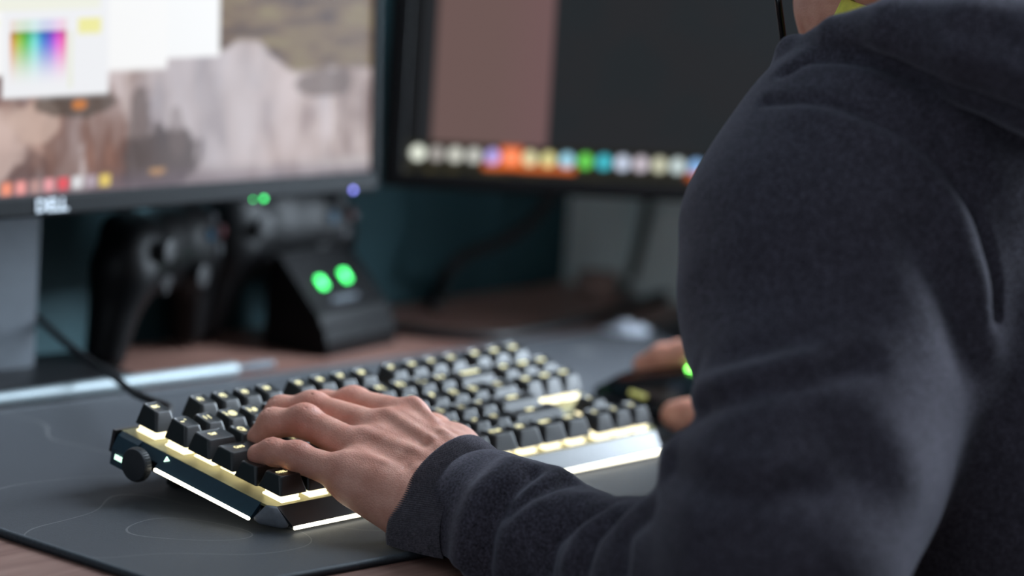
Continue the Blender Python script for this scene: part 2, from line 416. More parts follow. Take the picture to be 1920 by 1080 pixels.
# stitched border: a cord whose radius swells at each stitch
P = [np.array(p) for p in rrect(0.0005, 0.0005, ML - .0005, MD - .0005, MR, 16)]; P.append(P[0])
seg = [np.linalg.norm(P[i + 1] - P[i]) for i in range(len(P) - 1)]; tot = sum(seg); step = .00075; pts = []; acc = 0; i = 0
for k in range(int(tot / step)):
    s_ = k * step
    while acc + seg[i] < s_: acc += seg[i]; i += 1
    pts.append(P[i] + (P[i + 1] - P[i]) * (s_ - acc) / seg[i])
pts = np.array(pts); tg = np.roll(pts, -1, 0) - np.roll(pts, 1, 0); tg /= np.linalg.norm(tg, axis=1)[:, None]
nr = np.c_[tg[:, 1], -tg[:, 0]]; nn = 8; vs = np.zeros((len(pts), nn, 3))
for k in range(nn):
    a = 2 * math.pi * k / nn; tw = .00035 * math.cos(a)
    rr = np.where(np.arange(len(pts)) % 2 == 0, .0026, .0021)
    vs[:, k, 0] = pts[:, 0] + nr[:, 0] * rr * math.cos(a) + tg[:, 0] * tw; vs[:, k, 1] = pts[:, 1] + nr[:, 1] * rr * math.cos(a) + tg[:, 1] * tw
    vs[:, k, 2] = .0027 + rr * .95 * math.sin(a)
i0 = np.arange(len(pts)); i1 = (i0 + 1) % len(pts)
q = np.concatenate([np.stack([i0 * nn + k, i0 * nn + (k + 1) % nn, i1 * nn + (k + 1) % nn, i1 * nn + k], 1) for k in range(nn)])
me = np_mesh('stitched_edge', vs.reshape(-1, 3), q); me.materials.append(M_STITCH); finish('stitched_edge', me, mroot, True, label='grey stitched edge')

# ------------------------------------------------------------------ keyboard
U = .01905; TILT = math.radians(10.5)
KM = T(0, .0099, .0303) @ Matrix.Rotation(TILT, 4, 'X')
kb = root('keyboard', KM, 'black mechanical keyboard with glowing white legends and light strips', 'keyboard')
M_CASE = mat('keyboard_case', (.010, .011, .013), .32, spec=.6, noise=.1, nscale=300, bump=.05, bscale=3000)
M_SIDE = mat('blue_black_side_panel', (.013, .034, .052), .38, spec=.6, noise=.08, nscale=200)
M_PLATE = mat('brass_tinted_plate', (.27, .25, .13), .42, .75, noise=.1, nscale=120)
M_CAP = mat('keycap_plastic', (.0045, .0045, .005), .38, spec=.75, noise=.12, nscale=600, bump=.10, bscale=5000)
M_HOUSE = mat('lit_clear_switch', (.8, .75, .6), .25, emit=(1.0, .90, .60), estr=1.7, noise=.2, nscale=500)
M_LEGEND = mat('glowing_legend', (.6, .6, .4), .5, emit=(1.0, .86, .42), estr=1.35, noise=.05)
M_STRIP = mat('light_strip', (.8, .8, .7), .3, emit=(1.0, .94, .74), estr=3.8, noise=.05)
M_STRIPG = mat('light_icon', (.7, .8, .7), .3, emit=(.62, 1.0, .78), estr=1.8, noise=.05)
M_BUMP = mat('grey_corner_rubber', (.12, .127, .145), .55, noise=.1, nscale=400, bump=.1, bscale=3000)
mmv = lambda *a: tuple(x / 1000 for x in a)
XL, XR = -6.5, 355.0; PF, PR, PZ = -4.5, 117.0, -15.6           # plate extents in mm (keyboard frame)
SX, SZ = 6.5, -24.0                                             # side panel flare and strip level
FY = -15.5
# outlines counter-clockwise: plate edge (top) and skirt edge (bottom), with cut front corners
top_o = [(XL, PF + 4), (XL + 4.5, PF), (XR - 4.5, PF), (XR, PF + 4), (XR, PR), (XL, PR)]
bot_o = [(XL - SX, 4.0), (2.0, FY), (XR - XL - 10.5 - 2 + XL, FY), (XR + SX, 4.0), (XR + SX, PR), (XL - SX, PR)]
bot_o[2] = (XR - 8.5, FY)
plate = MB(); plate.add([mmv(x, y, PZ) for x, y in top_o] + [mmv(x, y, PZ - 1.6) for x, y in top_o], [tuple(range(6)), tuple(range(6, 12))[::-1]] + [(i, (i + 1) % 6, 6 + (i + 1) % 6, 6 + i) for i in range(6)])
plate.build('top_plate', M_PLATE, kb, label='brass-tinted metal top plate lit by the switches')
def slab(quad_top, quad_bot, thick=1.6):
    """panel between two edges of the outline"""
    return quad_top, quad_bot
def panel(name, idx, m, zt=PZ - .25, zb=SZ, label=None):
    a, b_ = idx
    p = [mmv(*top_o[a], zt), mmv(*top_o[b_], zt), mmv(*bot_o[b_], zb), mmv(*bot_o[a], zb)]
    n_ = Vector(p[1]) - Vector(p[0]); n_ = n_.cross(Vector(p[2]) - Vector(p[1])).normalized()
    c_ = sum((Vector(x) for x in p), Vector()) / 4
    if n_.dot(c_ - Vector(mmv(170, 60, -60))) < 0: n_ = -n_
    back = [tuple(Vector(x) - n_ * .0015) for x in p]
    mb = MB(); mb.add(p + back, [(0, 1, 2, 3), (7, 6, 5, 4), (0, 4, 5, 1), (1, 5, 6, 2), (2, 6, 7, 3), (3, 7, 4, 0)])
    return mb.build(name, m, kb, label=label)
panel('front_panel', (1, 2), M_CASE, label='sloping glossy front panel')
panel('side_panel', (3, 4), M_SIDE)
panel('corner_bumper', (2, 3), M_BUMP)
# left corner bumper: domed grey rubber piece
tA, tB = Vector(mmv(*top_o[0], PZ - .1)), Vector(mmv(*top_o[1], PZ - .1)); bA, bB = Vector(mmv(*bot_o[0], SZ - 2.5)), Vector(mmv(*bot_o[1], SZ - 2.5))
def bumper(tA, tB, bA, bB):
    g = 8; vs = []; fs = []
    nrm = (bB - bA).cross(tA - bA).normalized(); ctr = (tA + tB + bA + bB) / 4
    if nrm.dot(ctr - Vector(mmv(170, 60, -20))) < 0: nrm = -nrm
    for j in range(g + 1):
        t = j / g
        wd = math.sin(math.pi * (.18 + .64 * t)) / math.sin(math.pi * .82) if False else 1
        for i in range(g + 1):
            s_ = i / g
            # leaf outline: narrow waist at the lower end
            a_ = tA.lerp(bA, t); b2 = tB.lerp(bB, t); mid = (a_ + b2) / 2
            k_ = 1 - max(0, (t - .72) / .28) ** 2 * .45
            p = mid + (a_.lerp(b2, s_) - mid) * k_
            dome = math.sin(math.pi * s_) * math.sin(math.pi * min(1, .12 + .83 * t))
            vs.append(tuple(p + nrm * (.0004 + .0022 * dome)))
    for j in range(g):
        for i in range(g): fs.append((j * (g + 1) + i, j * (g + 1) + i + 1, (j + 1) * (g + 1) + i + 1, (j + 1) * (g + 1) + i))
    n0 = len(vs); vs += [tuple(Vector(v_) - nrm * .004) for v_ in vs[:]]
    fs += [tuple(x + n0 for x in f[::-1]) for f in fs[:]]
    rim = [i for i in range(g + 1)] + [(j) * (g + 1) + g for j in range(1, g + 1)] + [g * (g + 1) + i for i in range(g - 1, -1, -1)] + [j * (g + 1) for j in range(g - 1, 0, -1)]
    fs += [(rim[i], rim[(i + 1) % len(rim)], n0 + rim[(i + 1) % len(rim)], n0 + rim[i]) for i in range(len(rim))]
    mb = MB(); mb.add(vs, fs); return mb
bumper(tA, tB, bA, bB).build('corner_bumper', M_BUMP, kb, True, label='grey rubber corner')
# left side panel in two pieces with the knob bay between
def side_piece(y0, y1, zb, name, x_out=XL - SX, m=M_SIDE, label=None):
    yt0 = max(y0, PF + 4); mb = MB()
    prof = [(XL, PZ - .25), (x_out, zb), (x_out + .3, zb - 1.0), (x_out + 2.5, zb - 1.0), (XL + 2, PZ - 2)]
    vs = [mmv(x, (yt0 if i in (0, 4) else y0), z) for i, (x, z) in enumerate(prof)] + [mmv(x, y1, z) for x, z in prof]
    mb.add(vs, [(4, 3, 2, 1, 0), (5, 6, 7, 8, 9)] + [(i, (i + 1) % 5, 5 + (i + 1) % 5, 5 + i) for i in range(5)])
    return mb.build(name, m, kb, label=label)
side_piece(4.0, 81.0, SZ, 'side_panel')
side_piece(81.0, 99.0, PZ - 6.0, 'knob_bay_cover', XL - 4.2)
blk = MB()
blk.add([mmv(XL, 99, PZ), mmv(XL - 3.5, 99, PZ - 2.2), mmv(XL - 7.5, 99, PZ - 9), mmv(XL - 8.5, 99, -34), mmv(XL + 4, 99, -34), mmv(XL + 4, 99, PZ - .2),
         mmv(XL, 116, PZ), mmv(XL - 3.5, 116, PZ - 2.2), mmv(XL - 7.5, 115, PZ - 9), mmv(XL - 8.5, 113.5, -34), mmv(XL + 4, 113.5, -34), mmv(XL + 4, 116, PZ - .2)],
        [(5, 4, 3, 2, 1, 0), (6, 7, 8, 9, 10, 11)] + [(i, (i + 1) % 6, 6 + (i + 1) % 6, 6 + i) for i in range(6)])
blk.build('rear_corner_block', M_SIDE, kb)
# bottom tub and rear wall
tub = MB(); inset = [(XL - 3, 6), (5, FY + 2.5), (XR - 12, FY + 2.5), (XR + 3, 6), (XR + 3, PR - 1), (XL + 5, PR - 1)]
zbv = [-26.3, -27.2, -27.2, -26.3, -33, -33]
up_i = [(XL - 1, 6), (5, PF - 3), (XR - 12, PF - 3), (XR + 1, 6), (XR + 1, PR - 1), (XL + 5, PR - 1)]
tub.add([mmv(x, y, PZ - 4) for x, y in up_i] + [mmv(x, y, z) for (x, y), z in zip(inset, zbv)], [tuple(range(6)), tuple(range(6, 12))[::-1]] + [(i, (i + 1) % 6, 6 + (i + 1) % 6, 6 + i) for i in range(6)])
tub.build('bottom_case', M_BLACK, kb)
MB().box(mmv(174, PR + 1.2, -22), mmv(XR - XL + 9, 2.4, 13.5)).build('rear_panel', M_CASE, kb)
for fx in (40, 300):
    mb = MB(); z_f = -.0303 / math.cos(TILT)
    # fold-out feet reach the mat
    foot_y = 100.0; yy = foot_y / 1000
    zc = (-.0303 - yy * math.sin(TILT)) / math.cos(TILT)
    mb.box((fx / 1000, yy, (zc - .030) / 2 + .0004), (.03, .008, abs(zc + .030)), None, .001); mb.build('foot', M_BLACK, kb)
MB().box(mmv(174, -2, -27.6), mmv(300, 8, 1.0)).build('rubber_foot', M_BLACK, kb)
# light strips
MB().box(mmv(XL - SX - .4, 42.2, SZ - .9), mmv(2.0, 76.4, 1.9), None, .0004).build('light_strip', M_STRIP, kb, label='glowing strip along the left side')
MB().box(mmv((2.0 + XR - 8.5) / 2, FY - .3, SZ - 1.1), mmv(XR - 10.5 - 1.5, 1.6, 2.2), None, .0004).build('light_strip', M_STRIP, kb, label='glowing strip along the front')
MB().box(mmv(XR + SX + .1, 60, SZ - .9), mmv(1.6, 100, 1.9), None, .0004).build('light_strip', M_STRIP, kb)
# knob
M_KNOB = mat('matte_knob', (.022, .024, .028), .5, noise=.1, nscale=400)
KN = T(*mmv(XL - SX - 1.5, 90.5, -25.2)) @ RY(-90)
kn = MB().lathe([(.0045, -.004), (.0045, 0), (.0088, .0004), (.0097, .001), (.0098, .0052), (.0092, .0062), (.0085, .0064)], 48, KN).build('volume_knob', M_KNOB, kb, True, angle=40, label='round matte volume knob')
for k in range(36):
    a = 2 * math.pi * k / 36
    MB().box((.0098 * math.cos(a), .0098 * math.sin(a), .0031), (.0005, .0005, .0034), KN).build('grip_ridge', M_KNOB, kn)
# lit icons by the knob
def icon(poly, z=.0002, nm='media_icon'):
    mb = MB(); n_ = len(poly)
    mb.add([tuple(p) for p in poly] + [tuple(Vector(p) + Vector((-.0004, 0, .0002))) for p in poly], [tuple(range(n_)), tuple(range(n_, 2 * n_))[::-1]] + [(i, (i + 1) % n_, n_ + (i + 1) % n_, n_ + i) for i in range(n_)])
    return mb.build(nm, M_STRIPG, kb)
def side_pt(y, z, x_out=XL - SX, zb=SZ):   # point on the sloping side
    t = (PZ - .25 - z) / (PZ - .25 - zb); return Vector(mmv(XL + (x_out - XL) * t - .25, y, z))
icon([side_pt(102.2, -18.2, XL - 7.5, PZ - 9), side_pt(105.6, -20.0, XL - 7.5, PZ - 9), side_pt(102.4, -21.6, XL - 7.5, PZ - 9)])
icon([side_pt(74.6, -18.0), side_pt(77.6, -19.6), side_pt(78.0, -16.8)][::-1])
icon([Vector(mmv(XL - 8.3, 104, -27)), Vector(mmv(XL - 8.3, 110.5, -27)), Vector(mmv(XL - 8.5, 110.5, -30)), Vector(mmv(XL - 8.5, 104, -30))])

# ---- keys
ROWS = {  # v (legend row in units): z top offset (mm), top slope deg (rear up)
    5.75: (0, 7), 4.5: (0, 6), 3.5: (-1.2, 3), 2.5: (-2.2, 0), 1.5: (-2.5, -3), .5: (-2.2, -3)}
KEYS = []
def row(v, items, u=0.0):
    for it in items:
        if isinstance(it, (int, float)): u += it; continue
        lab, wd = it if isinstance(it, tuple) else (it, 1.0)
        KEYS.append((u + wd / 2, v, wd, lab)); u += wd
row(5.75, ['ESC', 1.0, 'F1', 'F2', 'F3', 'F4', .5, 'F5', 'F6', 'F7', 'F8', .5, 'F9', 'F10', 'F11', 'F12', .25, 'PRT', 'SCR', 'BRK'])
row(4.5, ['~ `', '1 !', '2 @', '3 #', '4 $', '5 %', '6 ^', '7 &', '8 *', '9 (', '0 )', '- _', '= +', ('BACKSPACE', 2.0), .25, 'INS', 'HOM', 'PGU'])
row(3.5, [('TAB', 1.5)] + list('QWERTYUIOP') + ['[ {', '] }', ('\\ |', 1.5), .25, 'DEL', 'END', 'PGD'])
row(2.5, [('CAPS', 1.75)] + list('ASDFGHJKL') + ['; :', "' \"", ('ENTER', 2.25)])
row(1.5, [('SHIFT', 2.25)] + list('ZXCVBNM') + [', <', '. >', '/ ?', ('SHIFT', 2.75), 1.25, '^'])
row(.5, [('CTRL', 1.25), ('WIN', 1.25), ('ALT', 1.25), ('', 6.25), ('ALT GR', 1.25), ('FN', 1.25), ('MENU', 1.25), ('CTRL', 1.25), .25, '<', 'v', '>'])
KOFF = -.004
def rr_ring(hx, hy, r, z, cx=0, cy=0, slope=0.0, n=4, dish=0.0):
    out = []
    for sx, sy, a0 in ((1, 1, 0), (-1, 1, 90), (-1, -1, 180), (1, -1, 270)):
        for k in range(n):
            a = math.radians(a0 + 90 * k / (n - 1)); x = sx * (hx - r) + r * math.cos(a); y = sy * (hy - r) + r * math.sin(a)
            out.append((x + cx, y + cy, z + slope * y - dish * (1 - (x / max(hx, 1e-6)) ** 2 * 0)))
    return out
capcache = {}
def cap_mesh(wd, v):
    key = (wd, v)
    if key in capcache: return capcache[key]
    zt, sl = ROWS[v]; sl = math.tan(math.radians(sl)); zt = (zt + .9) / 1000 + sl * -.0035
    hw = wd * U / 2 - .0006; hd = U / 2 - .0006; zb = -.0106
    hx = hw - .0030; hy = hd - .0030; cy = .0021
    rings = [rr_ring(hw, hd, .0012, zb), rr_ring(hx + .0004, hy + .0004, .0018, zt - .0007, 0, cy, sl), rr_ring(hx, hy, .0018, zt - .0001, 0, cy, sl), rr_ring(hx - .0004, hy - .0004, .0018, zt + .0000, 0, cy, sl)]
    spc = wd > 3
    for fct, dz in ((.72, .00045), (.38, .00075), (.08, .0009)):
        rings.append([(x * fct, (y - cy) * .98 * (fct if fct < .7 else .93 if not spc else fct) + cy, 0) for x, y, z in rings[3]])
        last = rings[-1]
        for i, (x, y, _) in enumerate(last):
            last[i] = (x, y, zt + sl * (y - cy) - (.0009 * (1 - (x / hx) ** 2) if not spc else -.0003 * (1 - ((y - cy) / hy) ** 2)))
    mb = MB(); n_ = 16; vs = [p for r_ in rings for p in r_]; fs = []
    for j in range(len(rings) - 1):
        for i in range(n_): fs.append((j * n_ + i, j * n_ + (i + 1) % n_, (j + 1) * n_ + (i + 1) % n_, (j + 1) * n_ + i))
    fs.append(tuple((len(rings) - 1) * n_ + i for i in range(n_)))
    # hollow underside
    b0 = len(vs); vs += rr_ring(hw - .0014, hd - .0014, .0012, zb); vs += rr_ring(hx - .001, hy - .001, .0012, zt - .0028, 0, cy, sl)
    fs += [(i, b0 + i, b0 + (i + 1) % n_, (i + 1) % n_) for i in range(n_)]
    fs += [(b0 + i, b0 + n_ + i, b0 + n_ + (i + 1) % n_, b0 + (i + 1) % n_) for i in range(n_)]
    fs.append(tuple(b0 + n_ + i for i in range(n_)))
    mb.add(vs, fs); me = mb.mesh('keycap'); me.materials.append(M_CAP); fix_normals(me)
    capcache[key] = (me, zt, sl, cy); return capcache[key]
hs = MB()   # clear switch housing: flange, lower block, tapered upper block
hs.box((0, 0, -.0150), (.0156, .0156, .0012), None, .0003)
hs.box((0, 0, -.0132), (.0140, .0140, .0024), None, .0004)
t_ = [rr_ring(.0070, .0070, .0008, -.0120), rr_ring(.0056, .0058, .0008, -.0078)]
hs.add(t_[0] + t_[1], [tuple(range(16))[::-1], tuple(range(16, 32))] + [(i, (i + 1) % 16, 16 + (i + 1) % 16, 16 + i) for i in range(16)])
house_me = hs.mesh('switch_housing'); house_me.materials.append(M_HOUSE); fix_normals(house_me)
stem = MB(); stem.box((0, 0, -.0075), (.0042, .0042, .004)); 
txt = []
for (u, v_, wd, lab) in KEYS:
    me, zt, sl, cy = cap_mesh(wd, v_)
    o = bpy.data.objects.new('keycap', me); link(o, kb); kx, ky = u * U, v_ * U + KOFF
    press = -.0012 if (lab == 'SHIFT' and u < 3) else 0
    o.location = (kx, ky, press)
    h = bpy.data.objects.new('switch_housing', house_me); link(h, kb); h.location = (kx, ky, 0)
    if wd >= 2:    # stabiliser stems show as lit studs under wide caps
        pass
    if lab:
        c = bpy.data.curves.new('legend', 'FONT'); c.body = lab; c.align_x = 'CENTER'; c.align_y = 'CENTER'
        n_ = len(lab); c.size = .0062 if n_ == 1 else .0052 if n_ <= 3 and ' ' in lab else .0046 if n_ <= 2 else .0034 if n_ <= 4 else .0031
        if lab == 'SPACE': c.size = .0045
        c.offset = .00012
        c.extrude = .00004
        to = bpy.data.objects.new('legend_text', c); COL.objects.link(to)
        txt.append((to, o, zt, sl, cy, wd, n_))
bpy.context.view_layer.update(); dg = bpy.context.evaluated_depsgraph_get()
for (to, o, zt, sl, cy, wd, n_) in txt:
    me = bpy.data.meshes.new_from_object(to.evaluated_get(dg)); me.materials.clear(); me.materials.append(M_LEGEND)
    lo = bpy.data.objects.new('legend', me); link(lo, o)
    y = .0036; x = 0.0
    lo.location = (x, y, zt + sl * (y - cy) - .00075 + .0001); lo.rotation_euler = (math.atan(sl), 0, 0)
    co = np.zeros(len(me.vertices) * 3); me.vertices.foreach_get('co', co); co = co.reshape(-1, 3)
    hx = wd * U / 2 - .0036
    co[:, 2] += .0009 * np.minimum(1, (co[:, 0] / hx) ** 2); me.vertices.foreach_set('co', co.ravel())
    cu = to.data; bpy.data.objects.remove(to); bpy.data.curves.remove(cu)
# small white status lamp between the clusters
MB().lathe([(.0016, 0), (.0016, .0006), (.001, .001)], 16, T(15.05 * U, .5 * U + .004, -.0156)).build('status_light', M_STRIP, kb, True)

# cable of the keyboard, rising behind the rear edge
cpts = [np.array(KM @ Vector(mmv(12, 118.5, -24)))] + [at(*p) for p in ((318, 770, 2.395), (285, 752, 2.42), (250, 736, 2.455), (215, 708, 2.52), (170, 678, 2.55), (120, 640, 2.58), (60, 586, 2.62), (0, 533, 2.65), (-70, 440, 2.69))]
kc = MB().tube(spline(cpts, 10), .0026, 12).build('keyboard_cable', M_CABLE, None, True)
tag(kc, 'thin black cable rising from the rear of the keyboard', 'cable')
# ------------------------------------------------------------------ monitors
M_SCREEN = bpy.data.materials.new('lit_screen'); M_SCREEN.use_nodes = True; nt = M_SCREEN.node_tree; b = nt.nodes['Principled BSDF']
at_ = nt.nodes.new('ShaderNodeAttribute'); at_.attribute_name = 'picture'
b.inputs['Base Color'].default_value = (.001, .001, .001, 1); b.inputs['Roughness'].default_value = .3; b.inputs['Specular IOR Level'].default_value = .08
nt.links.new(at_.outputs['Color'], b.inputs['Emission Color']); b.inputs['Emission Strength'].default_value = 1.0
M_BEZEL = mat('grey_black_bezel', (.0045, .0055, .0065), .55, spec=.15, noise=.08, nscale=400)
M_NECK = mat('grey_metal_neck', (.085, .098, .115), .6, .1, noise=.06, nscale=100)
M_LOGO = mat('silver_lettering', (.75, .8, .85), .35, .4, noise=.03)
M_LEDB = mat('blue_lamp', (.3, .3, .8), .4, emit=(.26, .26, 1.0), estr=3.6, noise=.05)
M_LEDG = mat('green_lamp', (.2, .8, .3), .4, emit=(.04, 1.0, .15), estr=4.5, noise=.05)
M_LEDD = mat('dim_green_lamp', (.2, .8, .3), .4, emit=(.0, 1.0, .12), estr=3.2, noise=.05)
M_BEZEL2 = mat('black_bezel', (.002, .002, .0025), .5, spec=.15, noise=.08, nscale=400)
def lin(c): return np.where(np.asarray(c, float) <= .04045, np.asarray(c, float) / 12.92, ((np.asarray(c, float) + .055) / 1.055) ** 2.4)
def rgb(r, g, b_): return lin(np.array([r, g, b_]) / 255.)
_rs = np.random.RandomState(3)
_tab = _rs.rand(64, 64)
def vnoise(x, y):
    xi = np.floor(x).astype(int); yi = np.floor(y).astype(int); fx = x - xi; fy = y - yi; fx = fx * fx * (3 - 2 * fx); fy = fy * fy * (3 - 2 * fy)
    g = lambda a, c: _tab[a % 64, c % 64]
    return (g(xi, yi) * (1 - fx) + g(xi + 1, yi) * fx) * (1 - fy) + (g(xi, yi + 1) * (1 - fx) + g(xi + 1, yi + 1) * fx) * fy
def fbm(x, y, o=4): return sum(vnoise(x * 2 ** k + 7 * k, y * 2 ** k + 3 * k) * .5 ** (k + 1) for k in range(o)) / (1 - .5 ** o)
def sstep(a, b_, x): t = np.clip((x - a) / (b_ - a), 0, 1); return t * t * (3 - 2 * t)
def blob(X, Z, x, z, rx, rz): return np.clip(1 - ((X - x) / rx) ** 2 - ((Z - z) / rz) ** 2, 0, 1)
def paint_left(X, Z):
    """picture on the left screen: rock face wallpaper, two white windows and a colour picker; X mm from the screen centre, Z mm above its lower edge"""
    c = np.zeros(X.shape + (3,))
    def put(a, col): nonlocal c; a = np.asarray(a)[..., None]; c = c * (1 - a) + np.asarray(col) * a
    n1 = fbm(X / 18 + 3, Z / 40); n2 = fbm(X / 30, Z / 30 + 9); n3 = fbm(X / 8 + 20, Z / 22)
    c[:] = rgb(176, 158, 154)
    put(sstep(.45, .75, n1), rgb(204, 190, 190)); put(sstep(.5, .72, 1 - n1) * .85, rgb(116, 92, 88)); put(sstep(.55, .8, n3) * .35, rgb(150, 148, 160))
    put(np.clip(blob(X, Z, 130, 50, 70, 60) * 1.6, 0, 1) * .6, rgb(188, 184, 192))                                  # pale cliff
    brown = np.clip(sstep(-70, -10, X) * sstep(100, 62, X + (Z - 30) * .1) * sstep(78, 52, Z), 0, 1) * sstep(.30, .6, fbm(X / 12 + 40, Z / 60))
    put(brown * .85, rgb(112, 80, 70)); put(brown * sstep(.5, .72, n3) * .7, rgb(176, 134, 118))
    put(blob(X, Z, -35, 44, 30, 16) * 1.2 * .7, rgb(206, 182, 172)); put(blob(X, Z, -8, 36, 22, 22) * .7, rgb(186, 158, 148))
    n4 = fbm(X / 10 + 11, Z / 14 + 5)
    def rough(x, z, rx, rz, k=1.5): return sstep(.25, .75, np.clip(blob(X, Z, x, z, rx * 1.25, rz * 1.25) * k, 0, 1) + (n4 - .5) * 1.3 * (blob(X, Z, x, z, rx * 1.4, rz * 1.4) > 0))
    put(rough(90, 17, 34, 22) * .85, rgb(72, 62, 62)); put(rough(74, 40, 9, 26) * .65, rgb(86, 74, 72)); put(rough(104, 34, 7, 18) * .5, rgb(120, 108, 108))
    put(rough(10, 30, 16, 34) * .6, rgb(108, 76, 66)); put(rough(44, 34, 18, 32) * .5, rgb(120, 84, 72)); put(rough(-22, 16, 22, 14) * .6, rgb(98, 76, 74)); put(rough(-46, 30, 26, 22) * .7, rgb(210, 186, 178))
    put(rough(-12, 46, 20, 14) * .7, rgb(204, 178, 166)); put(rough(160, 60, 16, 50) * .35, rgb(205, 192, 192)); put(rough(200, 40, 30, 34) * .35, rgb(196, 180, 180))
    put(rough(232, 62, 24, 9, 2) * .8, rgb(100, 82, 76)); put(rough(20, 58, 32, 9) * .75, rgb(72, 64, 56)); put(np.clip(blob(X, Z, 24, 56, 7, 4) * 2, 0, 1), rgb(200, 124, 66)); put(np.clip(blob(X, Z, 88, 10, 8, 3) * 2, 0, 1) * .8, rgb(206, 160, 110))
    # hills and haze above the rock
    ridge = 84 + 7 * sstep(140, 158, X) * sstep(186, 172, X) - 13 * sstep(176, 205, X) + 7 * (n2 - .5)
    hill = sstep(-2, 3, Z - ridge)
    hc = np.stack([np.interp(fbm(X / 26, Z / 7), [.25, .5, .75], [v_[k] for v_ in (rgb(78, 58, 54), rgb(116, 94, 74), rgb(132, 116, 84))]) for k in range(3)], -1)
    c = c * (1 - hill[..., None]) + hc * hill[..., None]
    put(sstep(127, 131, Z + .02 * X), rgb(186, 174, 176)); put(sstep(130, 160, Z), rgb(150, 170, 200))
    put(sstep(16, 0, Z) * .75, rgb(112, 102, 112)); put(sstep(200, 250, X) * sstep(14, 9, Z) * sstep(3, 6, Z) * .5, rgb(196, 186, 184))
    # application windows
    e = 1.0
    def rect(x0, x1, z0, z1, col, a=1.0): put(a * sstep(x0 - e, x0 + e, X) * sstep(x1 + e, x1 - e, X) * sstep(z0 - e, z0 + e, Z) * sstep(z1 + e, z1 - e, Z), col)
    rect(-190, 139, 83, 260, rgb(244, 245, 246)); rect(-230, 95, 76.5, 250, rgb(246, 246, 246))
    rect(-37, 47, 62, 190, rgb(238, 239, 242)); rect(-190, 40, 117, 125, rgb(238, 239, 226))
    hue = (X + 31) / 44
    hs_ = np.array([rgb(232, 120, 40), rgb(170, 200, 60), rgb(70, 190, 70), rgb(120, 230, 220), rgb(40, 130, 215), rgb(110, 80, 220), rgb(240, 90, 220), rgb(232, 90, 120)])
    hc = np.stack([np.interp(hue, np.linspace(0, 1, 8), hs_[:, k]) for k in range(3)], -1)
    inb = sstep(-.03, .03, hue) * sstep(1.03, .97, hue)
    z0, z1 = 68, 104; fade = sstep(z0, z1 - 2, Z); dark = 1 - .35 * sstep(z1 - 8, z1, Z)
    a = inb * (Z < z1) * fade; c = c * (1 - a[..., None]) + hc * dark[..., None] * a[..., None]
    a = inb * (Z >= z1) * (Z < z1 + 8) * .28; c = c * (1 - a[..., None]) + hc * a[..., None]
    rect(22.5, 41, 101, 111, rgb(238, 234, 160)); rect(15, 18, 67, 103, rgb(232, 234, 218)); rect(-44, -40, 107, 111, rgb(232, 240, 190))
    for i, col in enumerate(((130, 205, 170), (250, 155, 125), (248, 165, 160), (190, 150, 145), (240, 165, 170), (235, 90, 100), (225, 225, 228), (180, 165, 175), (232, 205, 110))):
        x = -44.5 + i * 11.2; rect(x - 4.2, x + 4.2, 1.2 + .2 * i, 9.0 + .2 * i, rgb(*col), .95)
    return c
def paint_right(X, Z):
    """picture on the right screen: dark windows, a dusky pink pane and a row of dock icons; X mm from the left edge"""
    c = np.zeros(X.shape + (3,)); c[:] = rgb(37, 39, 42); e = .8
    def put(a, col): nonlocal c; a = np.asarray(a)[..., None]; c = c * (1 - a) + np.asarray(col) * a
    def rect(x0, x1, z0, z1, col, a=1.0): put(a * sstep(x0 - e, x0 + e, X) * sstep(x1 + e, x1 - e, X) * sstep(z0 - e, z0 + e, Z) * sstep(z1 + e, z1 - e, Z), col)
    rect(-5, 7, 0, 260, rgb(14, 14, 15))
    n1 = fbm(X / 40, Z / 40)
    rect(18.5, 101, 22, 250, rgb(108, 87, 84)); put(sstep(55, 100, X) * sstep(101.8, 100.5, X) * (Z > 22) * .35, rgb(118, 86, 92))
    rect(101.5, 420, 22, 250, rgb(36, 40, 43)); put((X > 102) * sstep(.4, .7, n1) * .4, rgb(42, 40, 42))
    rect(-2, 420, -1, 22, rgb(34, 33, 26)); put(sstep(.5, .75, fbm(X / 9 + 5, Z / 4)) * sstep(5, 2, Z) * (X < 150) * .6, rgb(86, 78, 46))
    cols = [(235, 240, 225), (165, 160, 155), (205, 205, 195), (195, 195, 188), (185, 170, 235), (255, 150, 110), (225, 215, 170), (222, 214, 150), (160, 215, 235), (110, 215, 90), (70, 190, 205), (205, 215, 235), (205, 195, 205), (205, 205, 180), (205, 220, 220), (140, 185, 235), (170, 210, 120), (220, 120, 80), (200, 200, 210), (120, 160, 220), (230, 220, 120), (180, 120, 200), (210, 210, 205), (150, 210, 170), (230, 170, 150), (200, 200, 200), (170, 190, 230), (220, 210, 160)]
    for i, col in enumerate(cols):
        x = 9.8 + i * 13.3; zz = 13.5
        if i == 5: rect(x - 7.5, x + 7.5, 5, 21, rgb(240, 110, 40))
        if i in (4, 6, 7, 8, 15): rect(x - 6.5, x + 6.5, 4.6, 8.5, rgb(225, 110, 50))
        put(np.clip((5.6 - np.hypot(X - x, Z - zz)) / 1.2, 0, 1), rgb(*col) * 1.25)
    return c
